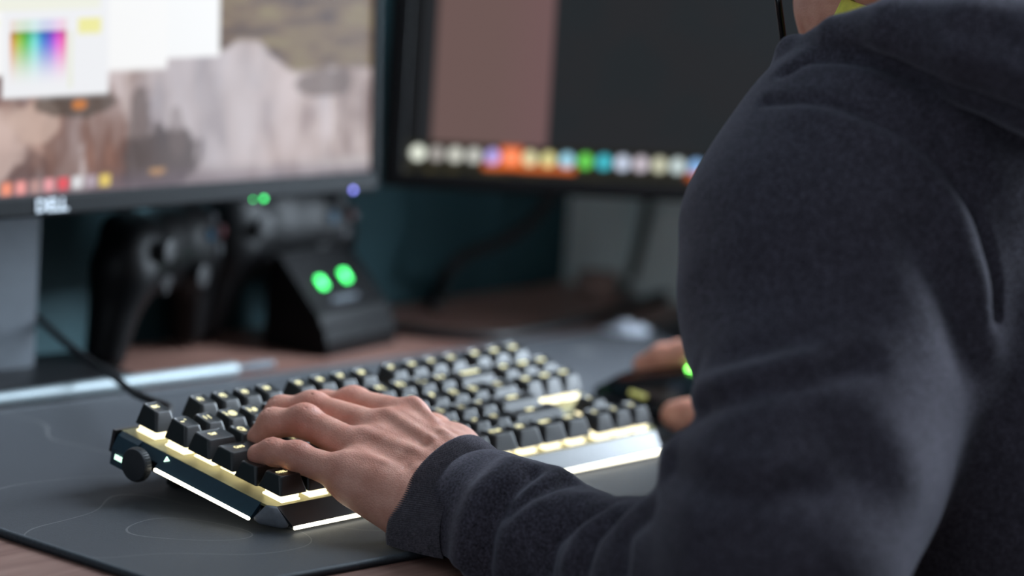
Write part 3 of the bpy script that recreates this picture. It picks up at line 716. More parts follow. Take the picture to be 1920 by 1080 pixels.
def monitor(Mr, hw, H, bz, bbot, paint, left_origin, label, group=None, nx=300, nz=170, bezel=None):
    r_ = root('monitor', Mr, label, 'monitor')
    bezel = bezel or M_BEZEL
    f = MB()
    f.box((0, .009, bbot / 2), (2 * hw, .024, bbot), None, .002); f.box((0, .009, H - bz / 2), (2 * hw, .024, bz), None, .002)
    f.box((-hw + bz / 2, .009, (bbot + H - bz) / 2), (bz, .024, H - bz - bbot + .004), None, .0015); f.box((hw - bz / 2, .009, (bbot + H - bz) / 2), (bz, .024, H - bz - bbot + .004), None, .0015)
    f.build('bezel', bezel, r_)
    g = MB(); g.box((0, .0305, H / 2), (2 * hw - .004, .019, H - .004), None, .004); g.box((0, .046, H * .45), (hw * 1.1, .014, H * .55), None, .006); g.build('back_cover', M_BLACK, r_)
    xs = np.linspace(-hw + bz, hw - bz, nx); zs = np.linspace(bbot, H - bz, nz)
    X, Z = np.meshgrid(xs, zs, indexing='ij'); V = np.stack([X, np.full_like(X, .0005), Z], -1).reshape(-1, 3)
    ii, jj = np.meshgrid(np.arange(nx - 1), np.arange(nz - 1), indexing='ij'); a = (ii * nz + jj).ravel()
    me = np_mesh('screen', V, np.stack([a, a + nz, a + nz + 1, a + 1], 1))
    col = paint((X - (xs[0] if left_origin else 0)) * 1000, (Z - bbot) * 1000); col = np.concatenate([col, np.ones(col.shape[:2] + (1,))], -1).reshape(-1, 4)
    ca = me.color_attributes.new('picture', 'FLOAT_COLOR', 'POINT'); ca.data.foreach_set('color', col.astype(np.float32).ravel())
    me.materials.append(M_SCREEN)
    so = bpy.data.objects.new('screen', me); link(so, r_)
    return r_
def text_mesh(body, size, m, parent, M, name='lettering', extrude=.0003, bold=0.0, shear=0.0):
    c = bpy.data.curves.new('t', 'FONT'); c.body = body; c.size = size; c.align_x = 'CENTER'; c.align_y = 'CENTER'; c.extrude = extrude; c.offset = bold
    o = bpy.data.objects.new('t', c); COL.objects.link(o); bpy.context.view_layer.update()
    me = bpy.data.meshes.new_from_object(o.evaluated_get(bpy.context.evaluated_depsgraph_get())); bpy.data.objects.remove(o); bpy.data.curves.remove(c)
    me.materials.clear(); me.materials.append(m); me.transform(M); l = bpy.data.objects.new(name, me); link(l, parent); return l
A1 = -6.82
mon1 = monitor(T(.1338, .3366, .1191) @ RZ(A1) @ RX(-3.6), .280, .335, .006, .0135, paint_left, False, 'monitor showing pale rock wallpaper and a white colour picker window')
text_mesh('DELL', .0115, M_LOGO, mon1, T(-.0005, -.0034, .0068) @ RX(90), 'logo', .0003, .0004)
MB().lathe([(.0016, 0), (.0014, .0008)], 12, T(.2555, -.0032, .0020) @ RX(90)).build('power_light', M_LEDB, mon1, True, label='small blue power lamp')
for k in range(2): MB().lathe([(.0016 - .0007 * (1 - k), 0), (.0014 - .0007 * (1 - k), .0008)], 12, T(.1665 + .0095 * k, -.0032, .0008) @ RX(90)).build('indicator_light', M_LEDD, mon1, True, label='small green lamp')
# stand: grey neck and a flat black base on the desk
im = (T(.1338, .3366, .1191) @ RZ(A1) @ RX(-3.6)).inverted()
nk = MB(); Mn = im @ T(.1338, .3366, 0) @ RZ(A1)
nk.box((.004, .066, .075), (.075, .016, .150), Mn, .004); nk.build('stand_neck', M_NECK, mon1, label='grey metal stand neck')
bs = MB(); bs.prism([(.004, DT + .0005), (.004, DT + .005), (.015, DT + .010), (.085, DT + .012), (.088, DT + .0005)], -.125, .088, Mn); bs.build('stand_base', M_BLACK, mon1)
c2 = at(716, 349, 2.82); A2 = -45.0
hw2 = .215
Mm2 = T(*c2) @ RZ(A2) @ RX(-2.5) @ T(hw2, 0, 0)
mon2 = monitor(Mm2, hw2, .285, .0145, .0115, paint_right, True, 'black monitor with dark windows and a row of dock icons', None, 320, 160, M_BEZEL2)
im2 = Mm2.inverted(); cc = (Mm2 @ Vector((.09, .062, 0)))
Mn2 = im2 @ T(cc.x, cc.y, 0) @ RZ(A2)
MB().box((0, 0, .085), (.06, .03, .17), Mn2, .005).build('stand_neck', M_BLACK, mon2)
MB().lathe([(.080, .0006), (.080, .006), (.065, .010), (.03, .013)], 40, Mn2 @ T(0, -.005, 0)).build('stand_base', M_BLACK, mon2, True, angle=35)

# ------------------------------------------------------------------ charging dock with two controllers
dA = 6.3
dk = root('charging_dock', T(.4105, .3394, DT) @ RZ(dA), 'black wedge-shaped controller charging dock with two green lamps', 'charging dock')
M_DOCK = mat('dock_plastic', (.0026, .0026, .003), .42, spec=.14, noise=.1, nscale=300)
W_ = .084
prof = [(0, .0004), (-.002, .010), (.0, .0105), (.002, .0205), (.004, .021), (.008, .030), (.0105, .031), (.044, .066), (.050, .067), (.053, .055), (.053, .0004)]
MB().prism(prof, 0, W_, None).build('body', M_DOCK, dk)
sl_ = math.atan2(.035, .0335)
for k, (lx, ly) in enumerate(((.026, .021), (.056, .023))):
    lamp = MB().box((0, 0, 0), (.006, .009, .002), T(lx, .0105 + ly * math.cos(sl_), .031 + ly * math.sin(sl_) + .0008) @ RX(math.degrees(sl_)), .0006).build('charge_light', M_LEDG, dk, label='green charging lamp')
MB().box((.040, .0105 + .006 * math.cos(sl_), .031 + .006 * math.sin(sl_) + .0008), (.03, .0012, .004), None).build('logo_plate', M_NECK, dk)
M_PAD = mat('controller_shell', (.0016, .0016, .0019), .42, spec=.16, noise=.1, nscale=300, bump=.05, bscale=2500)
M_STICK = mat('thumbstick_rubber', (.006, .006, .007), .6, noise=.1, nscale=300)
M_BTNB = mat('blue_button', (.012, .05, .09), .3, noise=.05); M_BTNR = mat('red_button', (.06, .012, .015), .3, noise=.05)
M_PADBTN = mat('grey_button', (.03, .03, .036), .4, noise=.05)
# gamepad in its own frame: x across, y out of its face, z up; grips point down
fd = Field((-.095, -.045, -.085), (.095, .045, .055), .0028)
fd.ell((0, 0, .012), (.062, .022, .034), None, .01); 
for s_ in (-1, 1):
    fd.ell((s_ * .048, 0, .012), (.032, .024, .034), None, .015)
    fd.cone((s_ * .058, -.002, 0), (s_ * .070, -.006, -.058), .023, .016, .016)
    fd.cone((s_ * .045, -.008, .036), (s_ * .058, -.01, .036), .012, .010, .01)
pv, pq = fd.polygonise(); pv = smooth_verts(pv, pq, 2)
pad_me = np_mesh('shell', pv, pq); pad_me.materials.append(M_PAD)
def face_y(x, z): return float(fd.hit(np.array([x, .06, z]), np.array([0, -1., 0]), 0, .1)[1])
def small(name, prof, m, x, z, dy=0): return (MB().lathe(prof, 20, T(x, face_y(x, z) + dy, z) @ RX(-90)).mesh(name), m, name)
pieces = []
for (x, z) in ((.048, .022), (-.025, -.008)):
    pieces.append(small('thumbstick', [(.006, -.002), (.006, .006), (.0095, .007), (.0095, .0095), (.006, .0105)], M_STICK, x, z))
for (x, z, m) in ((-.05, .034, M_PADBTN), (-.05, .010, M_PADBTN), (-.038, .022, M_BTNB), (-.062, .022, M_BTNR)):
    pieces.append(small('face_button', [(.0048, -.002), (.0048, .002), (.0035, .003)], m, x, z))
pieces.append((MB().box((.026, face_y(.026, -.006), -.006), (.02, .004, .007), None, .001).box((.026, face_y(.026, -.006), -.006), (.007, .004, .02), None, .001).mesh('direction_pad'), M_STICK, 'direction_pad'))
pmeshes = []
for me, m, nm in pieces: me.materials.append(m); fix_normals(me); pmeshes.append((me, nm))
def controller(M, label):
    r_ = root('game_controller', M, label, 'game controller', 'controllers on the charging dock')
    o = bpy.data.objects.new('shell', pad_me); link(o, r_)
    for me, nm in pmeshes: link(bpy.data.objects.new(nm, me), r_)
def facing(c, face, tilt, roll):
    a = math.degrees(math.atan2(face[1], face[0])) - 90
    return T(*c) @ RZ(a) @ RX(tilt) @ RY(roll) @ Matrix.Scale(.88, 4)
p1 = (.440, .4165, .0625); p2 = (.297, .395, .0625)
controller(facing(p1, (-.02, -1), 0, 0), 'black game controller standing next to the dock lamps')
controller(facing(p2, (.3, -.95), 0, 0), 'black game controller farther from the dock lamps')

# ------------------------------------------------------------------ pen-like silver rod lying behind the keyboard
M_SILVER = mat('silver_tube', (.22, .26, .275), .45, .3, noise=.05, nscale=50)
pa, pb = at(-60, 766, 2.49), at(440, 702, 2.655); pa[2] = pb[2] = .0051; dirp = unit(pb - pa)
tip = pb + dirp * .034
pen = root('silver_rod', T(*((pa + pb) / 2)), 'slim silver rod with a small clear tip lying behind the keyboard', 'rod')
Lp = Matrix.Translation(-Vector((pa + pb) / 2))
pa2 = pa - dirp * .03
MB().tube([pa2, pa2 + dirp * .002, pb - dirp * .003, pb], [.0046, .005, .005, .0044], 20, Lp).build('barrel', M_SILVER, pen, True, angle=40)
MB().tube([pb, pb + dirp * .010, pb + dirp * .018, tip], [.0030, .0026, .0036, .0030], 14, Lp).build('tip', M_NECK, pen, True, angle=40)

# ------------------------------------------------------------------ loose cables, ring and paper in the desk corner
def cable(name, pts, r, m, label):
    o = MB().tube(spline(pts, 10), r, 12).build(name, m, None, True); return tag(o, label, 'cable')
ov = lambda px, py, z=DT + .004: CAM + ray(px, py) * (z - CAM[2]) / ray(px, py)[2]
cable('monitor_cable', [at(1060, 330, 2.93), at(1025, 380, 2.94), at(985, 425, 2.95), at(930, 455, 2.955), at(870, 480, 2.96), at(835, 515, 2.965), ov(822, 552), ov(818, 575)], .0050, M_CABLE, 'thick black cable curving down in front of the teal wall')
cable('desk_cable', [ov(690, 612), ov(745, 616), ov(840, 628), ov(930, 632), ov(1010, 620), ov(1100, 600), ov(1190, 573), ov(1260, 547), ov(1340, 515)], .0040, M_CABLE, 'black cable lying in a curve along the back of the desk')
cable('wall_cable', [at(1225, 330, 3.03), at(1213, 390, 3.05), at(1200, 450, 3.07), at(1188, 500, 3.085), ov(1178, 535), ov(1165, 548)], .0042, M_GREYC, 'grey cable slanting down by the pale side wall')
M_RING = mat('brown_cardboard', (.27, .18, .15), .7, noise=.2, nscale=150, bump=.2)
rc_ = ov(1118, 552, DT)
rg = MB(); k = 40; prof = [(.0115, .0005), (.0165, .0005), (.0165, .017), (.0115, .017)]
vs = []; fs = []
for i in range(k):
    a = 2 * math.pi * i / k
    for (r_, z_) in prof: vs.append((r_ * math.cos(a), r_ * math.sin(a), z_))
for i in range(k):
    for j in range(4): fs.append((i * 4 + j, ((i + 1) % k) * 4 + j, ((i + 1) % k) * 4 + (j + 1) % 4, i * 4 + (j + 1) % 4))
rg.add(vs, fs, T(*rc_)); rgo = rg.build('cardboard_ring', M_RING, None, True, angle=40); tag(rgo, 'small brown ring standing in the corner of the desk', 'ring')
M_PAPER = mat('white_tissue', (.62, .66, .74), .8, noise=.05, nscale=60)
pc = ov(1175, 622, .0008); g = 24; vs = []; fs = []
for i in range(g + 1):
    for j in range(g + 1):
        x = (i / g - .5); y = (j / g - .5); h_ = .011 * max(0, 1 - (2 * x) ** 2) * max(0, 1 - (2 * y) ** 2) * (.5 + vnoise(np.array(i * .55), np.array(j * .55)))
        vs.append((x * .034 * (1 + .2 * math.sin(5 * y)), y * .020 * (1 + .25 * math.sin(4 * x + 1)), h_ * .6))
for i in range(g):
    for j in range(g): fs.append((i * (g + 1) + j, (i + 1) * (g + 1) + j, (i + 1) * (g + 1) + j + 1, i * (g + 1) + j + 1))
n0 = len(vs); vs += [(x, y, max(0, z - .0012)) for x, y, z in vs]; fs += [tuple(i + n0 for i in f[::-1]) for f in fs]
po = MB().add(vs, fs, T(*pc) @ RZ(-38)).build('crumpled_paper', M_PAPER, None, True); tag(po, 'small crumpled white paper on the back edge of the mat', 'paper')
# ------------------------------------------------------------------ mouse
MOC = np.array([.452, .060, 0.0]); MOA = -8.0
mo = root('computer_mouse', T(*MOC) @ RZ(MOA), 'black gaming mouse with green glowing lights under the right hand', 'mouse')
fm = Field((-.045, -.07, -.006), (.045, .075, .05), .0022)
fm.ell((0, -.014, .010), (.031, .048, .028), None, .01); fm.ell((0, .030, .006), (.029, .034, .021), None, .014); fm.ell((-.010, .0, .008), (.024, .05, .018), None, .01)
fm.cone((-.016, .045, .008), (-.018, .060, .007), .010, .006, .008); fm.cone((.016, .045, .008), (.018, .058, .007), .010, .006, .008)
sl_m, Pm = fm.sub((-1, -1, -1), (1, 1, 1)); fm.a = np.maximum(fm.a, (.0012 - Pm[2]) + 0 * fm.a)
mv, mq = fm.polygonise(); mv = smooth_verts(mv, mq, 1); me = np_mesh('shell', mv, mq); me.materials.append(M_GLOSSB); finish('shell', me, mo, True)
def on_mouse(x, y): return float(fm.hit(np.array([x, y, .07]), np.array([0, 0, -1.]), 0, .08)[2])
M_MOG = mat('green_glow', (.3, .8, .3), .4, emit=(.20, 1.0, .12), estr=7, noise=.05); M_MOY = mat('yellow_glow', (.5, .5, .2), .4, emit=(.75, .72, .18), estr=.3, noise=.05)
MB().tube([(0, .036 + .0085 * math.cos(a), on_mouse(0, .036) - .003 + .0085 * math.sin(a)) for a in [2 * math.pi * k / 20 for k in range(21)]], .0035, 8).build('scroll_wheel', M_STICK, mo, True)
MB().tube([tuple(fm.hit(np.array([-.07, y, .0165]), np.array([1., 0, 0]), 0, .1)) for y in np.linspace(.004, .020, 6)], .0018, 8).build('side_button', M_MOY, mo, True, label='yellow-lit side button')
MB().lathe([(.0052, -.001), (.0046, .001), (.002, .0016)], 20, T(-.010, -.015, on_mouse(-.010, -.015))).build('logo_light', M_MOG, mo, True, label='green glowing emblem lamp')

# ------------------------------------------------------------------ person
def skin_material():
    m = bpy.data.materials.new('skin'); m.use_nodes = True; nt = m.node_tree; b = nt.nodes['Principled BSDF']
    tc = nt.nodes.new('ShaderNodeTexCoord'); n = nt.nodes.new('ShaderNodeTexNoise'); n.inputs['Scale'].default_value = 60; n.inputs['Detail'].default_value = 6
    nt.links.new(tc.outputs['Object'], n.inputs['Vector'])
    r = nt.nodes.new('ShaderNodeValToRGB'); e = r.color_ramp.elements; e[0].position = .32; e[1].position = .7
    e[0].color = (.56, .235, .165, 1); e[1].color = (.76, .39, .295, 1)
    nt.links.new(n.outputs['Fac'], r.inputs['Fac'])
    # redder skin over the knuckles comes from a painted mask of blood under the skin
    at2 = nt.nodes.new('ShaderNodeAttribute'); at2.attribute_name = 'redness'
    mx = nt.nodes.new('ShaderNodeMixRGB'); nt.links.new(at2.outputs['Fac'], mx.inputs[0]); nt.links.new(r.outputs['Color'], mx.inputs[1]); mx.inputs[2].default_value = (.50, .17, .12, 1)
    nt.links.new(mx.outputs[0], b.inputs['Base Color']); b.inputs['Roughness'].default_value = .48; b.inputs['Specular IOR Level'].default_value = .4
    b.inputs['Subsurface Weight'].default_value = .25; b.inputs['Subsurface Scale'].default_value = .004; b.inputs['Subsurface Radius'].default_value = (1, .35, .2)
    vo = nt.nodes.new('ShaderNodeTexVoronoi'); vo.inputs['Scale'].default_value = 900; nt.links.new(tc.outputs['Object'], vo.inputs['Vector'])
    n2 = nt.nodes.new('ShaderNodeTexNoise'); n2.inputs['Scale'].default_value = 350; n2.inputs['Detail'].default_value = 5; nt.links.new(tc.outputs['Object'], n2.inputs['Vector'])
    ad = nt.nodes.new('ShaderNodeMath'); ad.operation = 'ADD'; nt.links.new(vo.outputs['Distance'], ad.inputs[0]); nt.links.new(n2.outputs['Fac'], ad.inputs[1])
    bp = nt.nodes.new('ShaderNodeBump'); bp.inputs['Strength'].default_value = .22; bp.inputs['Distance'].default_value = .0008
    nt.links.new(ad.outputs[0], bp.inputs['Height']); nt.links.new(bp.outputs['Normal'], b.inputs['Normal'])
    return m
M_SKIN = skin_material()
def mk(*p): return np.array(p, float)
def hand_field(J, wrist_a, wrist_b, fore, h, lo, hi):
    """J: finger name -> list of (point, radius); wrist_a/b: little-finger and thumb side of the wrist"""
    f = Field(lo, hi, h)
    # palm: metacarpals
    names = ['little', 'ring', 'middle', 'index']
    carp = [wrist_a + (wrist_b - wrist_a) * t for t in (.12, .36, .62, .86)]
    for nm, c in zip(names, carp):
        p, r = J[nm][0]; f.cone(p, c, r * .98, .0145, .016)
    for a, b_ in zip(names[:-1], names[1:]):   # web between the metacarpals
        pa, ra = J[a][0]; pb, rb = J[b_][0]; c1 = (carp[names.index(a)] + carp[names.index(b_)]) / 2
        f.cone((pa + pb) / 2 + (c1 - (pa + pb) / 2) * .12, c1, min(ra, rb) * .92, .014, .012)
    f.cone(wrist_a, fore[0], .0150, .0165, .012); f.cone(wrist_b, fore[1], .0150, .0165, .012); f.cone((wrist_a + wrist_b) / 2, (fore[0] + fore[1]) / 2, .0165, .018, .012)
    for nm in names:
        ch = J[nm]
        for i in range(len(ch) - 1): f.cone(ch[i][0], ch[i + 1][0], ch[i][1], ch[i + 1][1] if i else ch[i + 1][1], .0045)
    ch = J['thumb']
    for i in range(len(ch) - 1): f.cone(ch[i][0], ch[i + 1][0], ch[i][1], ch[i + 1][1], .008 if i else .016)
    return f
redmarks = []
# left hand resting on the left end of the keyboard
LW_A, LW_B = mk(.0445, -.067, .0155), mk(.078, -.075, .0300)
JL = {
 'little': [(mk(.0315, -.0105, .0370), .0098), (mk(.0240, .0190, .0425), .0082), (mk(.0175, .0345, .0415), .0072), (mk(.0140, .0445, .0365), .0062)],
 'ring':   [(mk(.0520, -.0040, .0470), .0105), (mk(.0455, .0335, .0580), .0090), (mk(.0385, .0545, .0520), .0080), (mk(.0355, .0640, .0405), .0067)],
 'middle': [(mk(.0715, -.0035, .0555), .0108), (mk(.0640, .0445, .0610), .0094), (mk(.0580, .0660, .0545), .0083), (mk(.0545, .0745, .0440), .0068)],
 'index':  [(mk(.0905, -.0070, .0610), .0108), (mk(.0890, .0350, .0625), .0094), (mk(.0850, .0570, .0560), .0083), (mk(.0820, .0660, .0455), .0067)],
 'thumb':  [(mk(.0820, -.0640, .0330), .0165), (mk(.1000, -.0350, .0410), .0135), (mk(.1120, -.0060, .0435), .0115), (mk(.1150, .0200, .0410), .0098), (mk(.1140, .0340, .0390), .0080)],
}
for nm in ('little', 'ring', 'middle', 'index'):
    JL[nm] = [(p + mk(0, dy, dz), r) for (p, r), (dy, dz) in zip(JL[nm], ((0, -.005), (0, -.0055), (-.003, -.003), (-.005, -.0005)))]
LF = (mk(.045, -.135, .018), mk(.072, -.135, .022))
fl = hand_field(JL, LW_A, LW_B, LF, .00095, (-.004, -.150, -.012), (.140, .090, .086))
up = unit((0, -.25, 1))
fl.cone(mk(.0345, -.020, .0270), mk(.0400, -.058, .0150), .0125, .0150, .014)   # heel of the hand on the little-finger side
# knuckle bumps, extensor tendons and veins
for nm in ('little', 'ring', 'middle', 'index'):
    p0, r0 = JL[nm][0]; p1, r1 = JL[nm][1]; p2, r2 = JL[nm][2]
    fl.ell(p0 + up * (r0 * .35), (.0078, .0095, .0072), None, .006)
    fl.ell(p1 + unit(up + (0, .1, 0)) * (r1 * .18), (r1 * .98, r1 * 1.02, r1 * .92), None, .004)
    fl.ell(p2 + up * (r2 * .12), (r2 * .97, r2 * .97, r2 * .93), None, .003)
    wp = LW_A + (LW_B - LW_A) * {'little': .3, 'ring': .42, 'middle': .55, 'index': .66}[nm]
    a = p0 + up * (r0 * .95); c = wp + up * .0170; mid = (a + c) / 2 + up * .0022
    fl.chain([a, mid, c], [.0032, .0026, .0022], .004)
    redmarks += [(p1 + up * r1 * .6, .011, .55), (p0 + up * r0 * .8, .013, .3), (JL[nm][3][0], .010, .45), (p2 + up * r2 * .5, .008, .3)]
# hollows between the knuckles
for a, b_ in (('little', 'ring'), ('ring', 'middle'), ('middle', 'index')):
    pa = JL[a][0][0]; pb = JL[b_][0][0]; c = (pa + pb) / 2 + mk(0, -.014, 0)
    fl.cone(c + up * .0165 + mk(0, .012, .002), c + up * .0155 + mk(0, -.022, -.008), .0030, .0016, .006, cut=True)
# skin creases over the finger joints
for nm in ('little', 'ring', 'middle', 'index'):
    for jn in (1, 2):
        p1, r1 = JL[nm][jn]; p0 = JL[nm][jn - 1][0]; d = unit(JL[nm][jn + 1][0] - p0); side = unit(np.cross(d, up)); nu = np.cross(side, d)
        for o_ in (-.0016, .0016):
            q = p1 + d * o_ + nu * (r1 * 1.12)
            fl.cone(q - side * r1 * .45 - nu * r1 * .12, q + side * r1 * .45 - nu * r1 * .12, .00035, .00035, .0012, cut=True)
lv, lq = fl.polygonise(); lv = smooth_verts(lv, lq, 1, .4); lv[lv[:, 2] < .0008, 2] = .0008
# right hand on the mouse
RW_A, RW_B = mk(.492, -.040, .026), mk(.456, -.044, .034)
JR = {
 'little': [(mk(.500, .022, .026), .0098), (mk(.500, .050, .030), .0084), (mk(.497, .066, .022), .0074), (mk(.495, .074, .013), .0064)],
 'ring':   [(mk(.487, .032, .036), .0104), (mk(.489, .064, .042), .0090), (mk(.488, .083, .032), .0080), (mk(.487, .092, .022), .0068)],
 'middle': [(mk(.470, .036, .043), .0106), (mk(.473, .078, .048), .0092), (mk(.473, .102, .041), .0082), (mk(.473, .116, .033), .0070)],
 'index':  [(mk(.450, .032, .044), .0106), (mk(.450, .074, .049), .0092), (mk(.450, .098, .042), .0083), (mk(.450, .113, .034), .0072)],
 'thumb':  [(mk(.452, -.030, .030), .0150), (mk(.424, -.004, .026), .0130), (mk(.405, .018, .020), .0115), (mk(.401, .038, .0165), .0104), (mk(.402, .050, .0155), .0090)],
}
for nm in JR: JR[nm] = [(p + mk(0, -.018, -.002 if nm == 'thumb' else -.004), r) for p, r in JR[nm]]
RW_A = RW_A + mk(0, -.018, 0); RW_B = RW_B + mk(0, -.018, 0)
RF = (mk(.510, -.12, .022), mk(.475, -.13, .030))
fr2 = hand_field(JR, RW_A, RW_B, RF, .0016, (.385, -.135, -.006), (.540, .135, .075))
rv, rq = fr2.polygonise(); rv = smooth_verts(rv, rq, 1, .4)

# head, neck and hidden trunk
FW = unit((-.46, .89, 0)); RT = unit((.89, .46, 0)); UP = mk(0, 0, 1)
NB = mk(.295, -.205, .268)                     # base of the neck
HC = NB - FW * .020 + UP * .137                # centre of the head
def hp(f_, r_, u_): return HC + FW * f_ + RT * r_ + UP * u_
AX = (RT, FW, UP)
fh = Field(np.minimum(HC, NB) - .17, np.maximum(HC, NB) + .17, .0028)
fh.ell(hp(-.012, 0, .035), (.076, .098, .088), AX, .02); fh.ell(hp(.022, 0, -.03), (.062, .074, .082), AX, .03)
fh.ell(hp(.068, 0, -.098), (.026, .024, .020), AX, .03); fh.cone(hp(.03, .045, -.075), hp(.07, .012, -.1), .018, .016, .03); fh.cone(hp(.03, -.045, -.075), hp(.07, -.012, -.1), .018, .016, .03)
fh.cone(hp(.094, 0, .01), hp(.112, 0, -.025), .007, .012, .012); fh.ell(hp(.098, 0, -.062), (.024, .010, .006), AX, .006); fh.ell(hp(.096, 0, -.073), (.021, .010, .006), AX, .006)
for s_ in (-1, 1):
    fh.ell(hp(.089, s_ * .032, .008), (.015, .010, .010), AX, .012, cut=True); fh.ell(hp(.080, s_ * .032, .006), (.013, .012, .012), AX, .003)
    fh.cone(hp(.092, s_ * .016, .026), hp(.084, s_ * .048, .026), .006, .005, .01)
    fh.ell(hp(-.008, s_ * .078, -.012), (.006, .017, .030), AX, .004); fh.ell(hp(-.006, s_ * .084, -.010), (.004, .009, .018), AX, .003, cut=True)
fh.cone(hp(-.03, 0, -.06), NB - UP * .02, .055, .060, .03); fh.cone(NB - UP * .02, NB - UP * .10, .065, .09, .03)
hv, hq = fh.polygonise(); hv = smooth_verts(hv, hq, 2)
# shoulders, trunk and limbs inside the clothes join the parts into one body
SHL = at(1640, 330, 2.15); SHR = SHL + RT * .35 + FW * .01
ELL = at(1455, 1050, 2.03); ELR = mk(.655, -.300, -.005)
HIP = NB + mk(.085, -.17, -.47)
fb = Field((-.06, -.52, -.30), (.75, .02, .30), .006)
fb.chain([at(*p) for p in ((1640, 330, 2.15), (1570, 600, 2.11), (1512, 880, 2.06), (1462, 1030, 2.035), (1330, 1075, 2.075), (1200, 1075, 2.125), (1085, 1045, 2.17))] + [(LF[0] + LF[1]) / 2], [.045, .044, .040, .036, .030, .026, .022, .018], .02); fb.chain([SHR, ELR, (RF[0] + RF[1]) / 2], [.045, .036, .024], .02)
fb.chain([NB - UP * .06, NB - UP * .2 - FW * .05, HIP], [.09, .11, .11], .04)
fb.cone(SHL, SHR, .05, .05, .04)
bv, bq = fb.polygonise()
allv = np.concatenate([lv, rv, hv, bv]); o1 = len(lv); o2 = o1 + len(rv); o3 = o2 + len(hv)
allq = np.concatenate([lq, rq + o1, hq + o2, bq + o3])
PB = np.array([HIP[0], HIP[1], FLOOR])
person = root('person', T(*PB), 'person in a dark navy hoodie typing with one hand on a mouse', 'person')
me = np_mesh('body', allv - PB, allq); me.materials.append(M_SKIN)
red = np.zeros(len(allv))
for c, r_, s_ in redmarks: red = np.maximum(red, s_ * np.exp(-(np.linalg.norm(allv - c, axis=1) / r_) ** 2))
ra_ = me.attributes.new('redness', 'FLOAT', 'POINT'); ra_.data.foreach_set('value', red.astype(np.float32))
body = bpy.data.objects.new('body', me); link(body, person)
# ---- hoodie
def cloth(name, c, noise=.75, rib=False):
    m = bpy.data.materials.new(name); m.use_nodes = True; nt = m.node_tree; b = nt.nodes['Principled BSDF']
    tc = nt.nodes.new('ShaderNodeTexCoord')
    n = nt.nodes.new('ShaderNodeTexNoise'); n.inputs['Scale'].default_value = 700; n.inputs['Detail'].default_value = 5; n.inputs['Roughness'].default_value = .7
    n3 = nt.nodes.new('ShaderNodeTexNoise'); n3.inputs['Scale'].default_value = 170; n3.inputs['Detail'].default_value = 4
    for k in (n, n3): nt.links.new(tc.outputs['Object'], k.inputs['Vector'])
    r = nt.nodes.new('ShaderNodeValToRGB'); e = r.color_ramp.elements; e[0].position = .36; e[1].position = .66
    e[0].color = (*[k * (1 - noise) for k in c], 1); e[1].color = (*[k * (1 + noise) for k in c], 1)
    nt.links.new(n.outputs['Fac'], r.inputs['Fac'])
    mx = nt.nodes.new('ShaderNodeMixRGB'); mx.blend_type = 'MULTIPLY'; mx.inputs[0].default_value = .7
    nt.links.new(r.outputs['Color'], mx.inputs[1]); nt.links.new(n3.outputs['Fac'], mx.inputs[2]); nt.links.new(mx.outputs[0], b.inputs['Base Color'])
    b.inputs['Roughness'].default_value = .85; b.inputs['Specular IOR Level'].default_value = .2
    b.inputs['Sheen Weight'].default_value = .22; b.inputs['Sheen Roughness'].default_value = .45; b.inputs['Sheen Tint'].default_value = (.88, .86, 1, 1)
    bp = nt.nodes.new('ShaderNodeBump'); bp.inputs['Strength'].default_value = .35; bp.inputs['Distance'].default_value = .0012
    nt.links.new(n.outputs['Fac'], bp.inputs['Height']); nt.links.new(bp.outputs['Normal'], b.inputs['Normal'])
    return m
M_HOOD = cloth('navy_fleece', (.0800, .0690, .0920))
M_CUFF = cloth('ribbed_knit', (.150, .128, .150), .6)
C0, C1 = mk(.062, -.053, .0240), mk(.054, -.090, .0215)
arm = [(1640, 335, 2.15, .080), (1570, 455, 2.135, .080), (1572, 600, 2.115, .079), (1566, 750, 2.085, .0645), (1512, 880, 2.06, .068), (1462, 1030, 2.035, .062)]
fore = [(1462, 1030, 2.035, .062), (1330, 1075, 2.075, .047), (1200, 1075, 2.125, .037), (1085, 1045, 2.17, .0345), (985, 1003, 2.195, .0375), (912, 974, 2.218, .0395)]
fj = Field((-.115, -.56, -.34), (.78, .01, .40), .0027)
KJ = .022
ap = [at(*p[:3]) for p in arm]; fj.chain(ap, [p[3] for p in arm], KJ)
fp = [at(*p[:3]) for p in fore]; fj.chain(fp, [p[3] for p in fore], .014)
fj.cone(at(1278, 770, 1.98), at(1278, 770, 2.35), .0135, .0135, .016, cut=True)     # pinch above the crook of the elbow
# trunk: two columns side by side, leaning forward from the hips
CH = NB - UP * .11 - FW * .055; WA = NB - UP * .30 - FW * .16
for s_ in (-1, 1):
    fj.chain([CH + RT * .085 * s_ + UP * .01, (CH + WA) / 2 + RT * .085 * s_, WA + RT * .075 * s_, HIP + RT * .075 * s_], [.120, .130, .130, .130], .05)
fj.cone(SHL - FW * .02 + RT * .03 - UP * .01, SHR - FW * .02 - UP * .01, .078, .080, .05)
fj.cone(SHL + RT * .06 + UP * .004, NB - UP * .02, .044, .058, .04); fj.cone(SHR - RT * .03 + UP * .01, NB - UP * .01, .055, .062, .04)
fj.chain([SHR, ELR, mk(.500, -.125, .034)], [.078, .058, .034], .022)
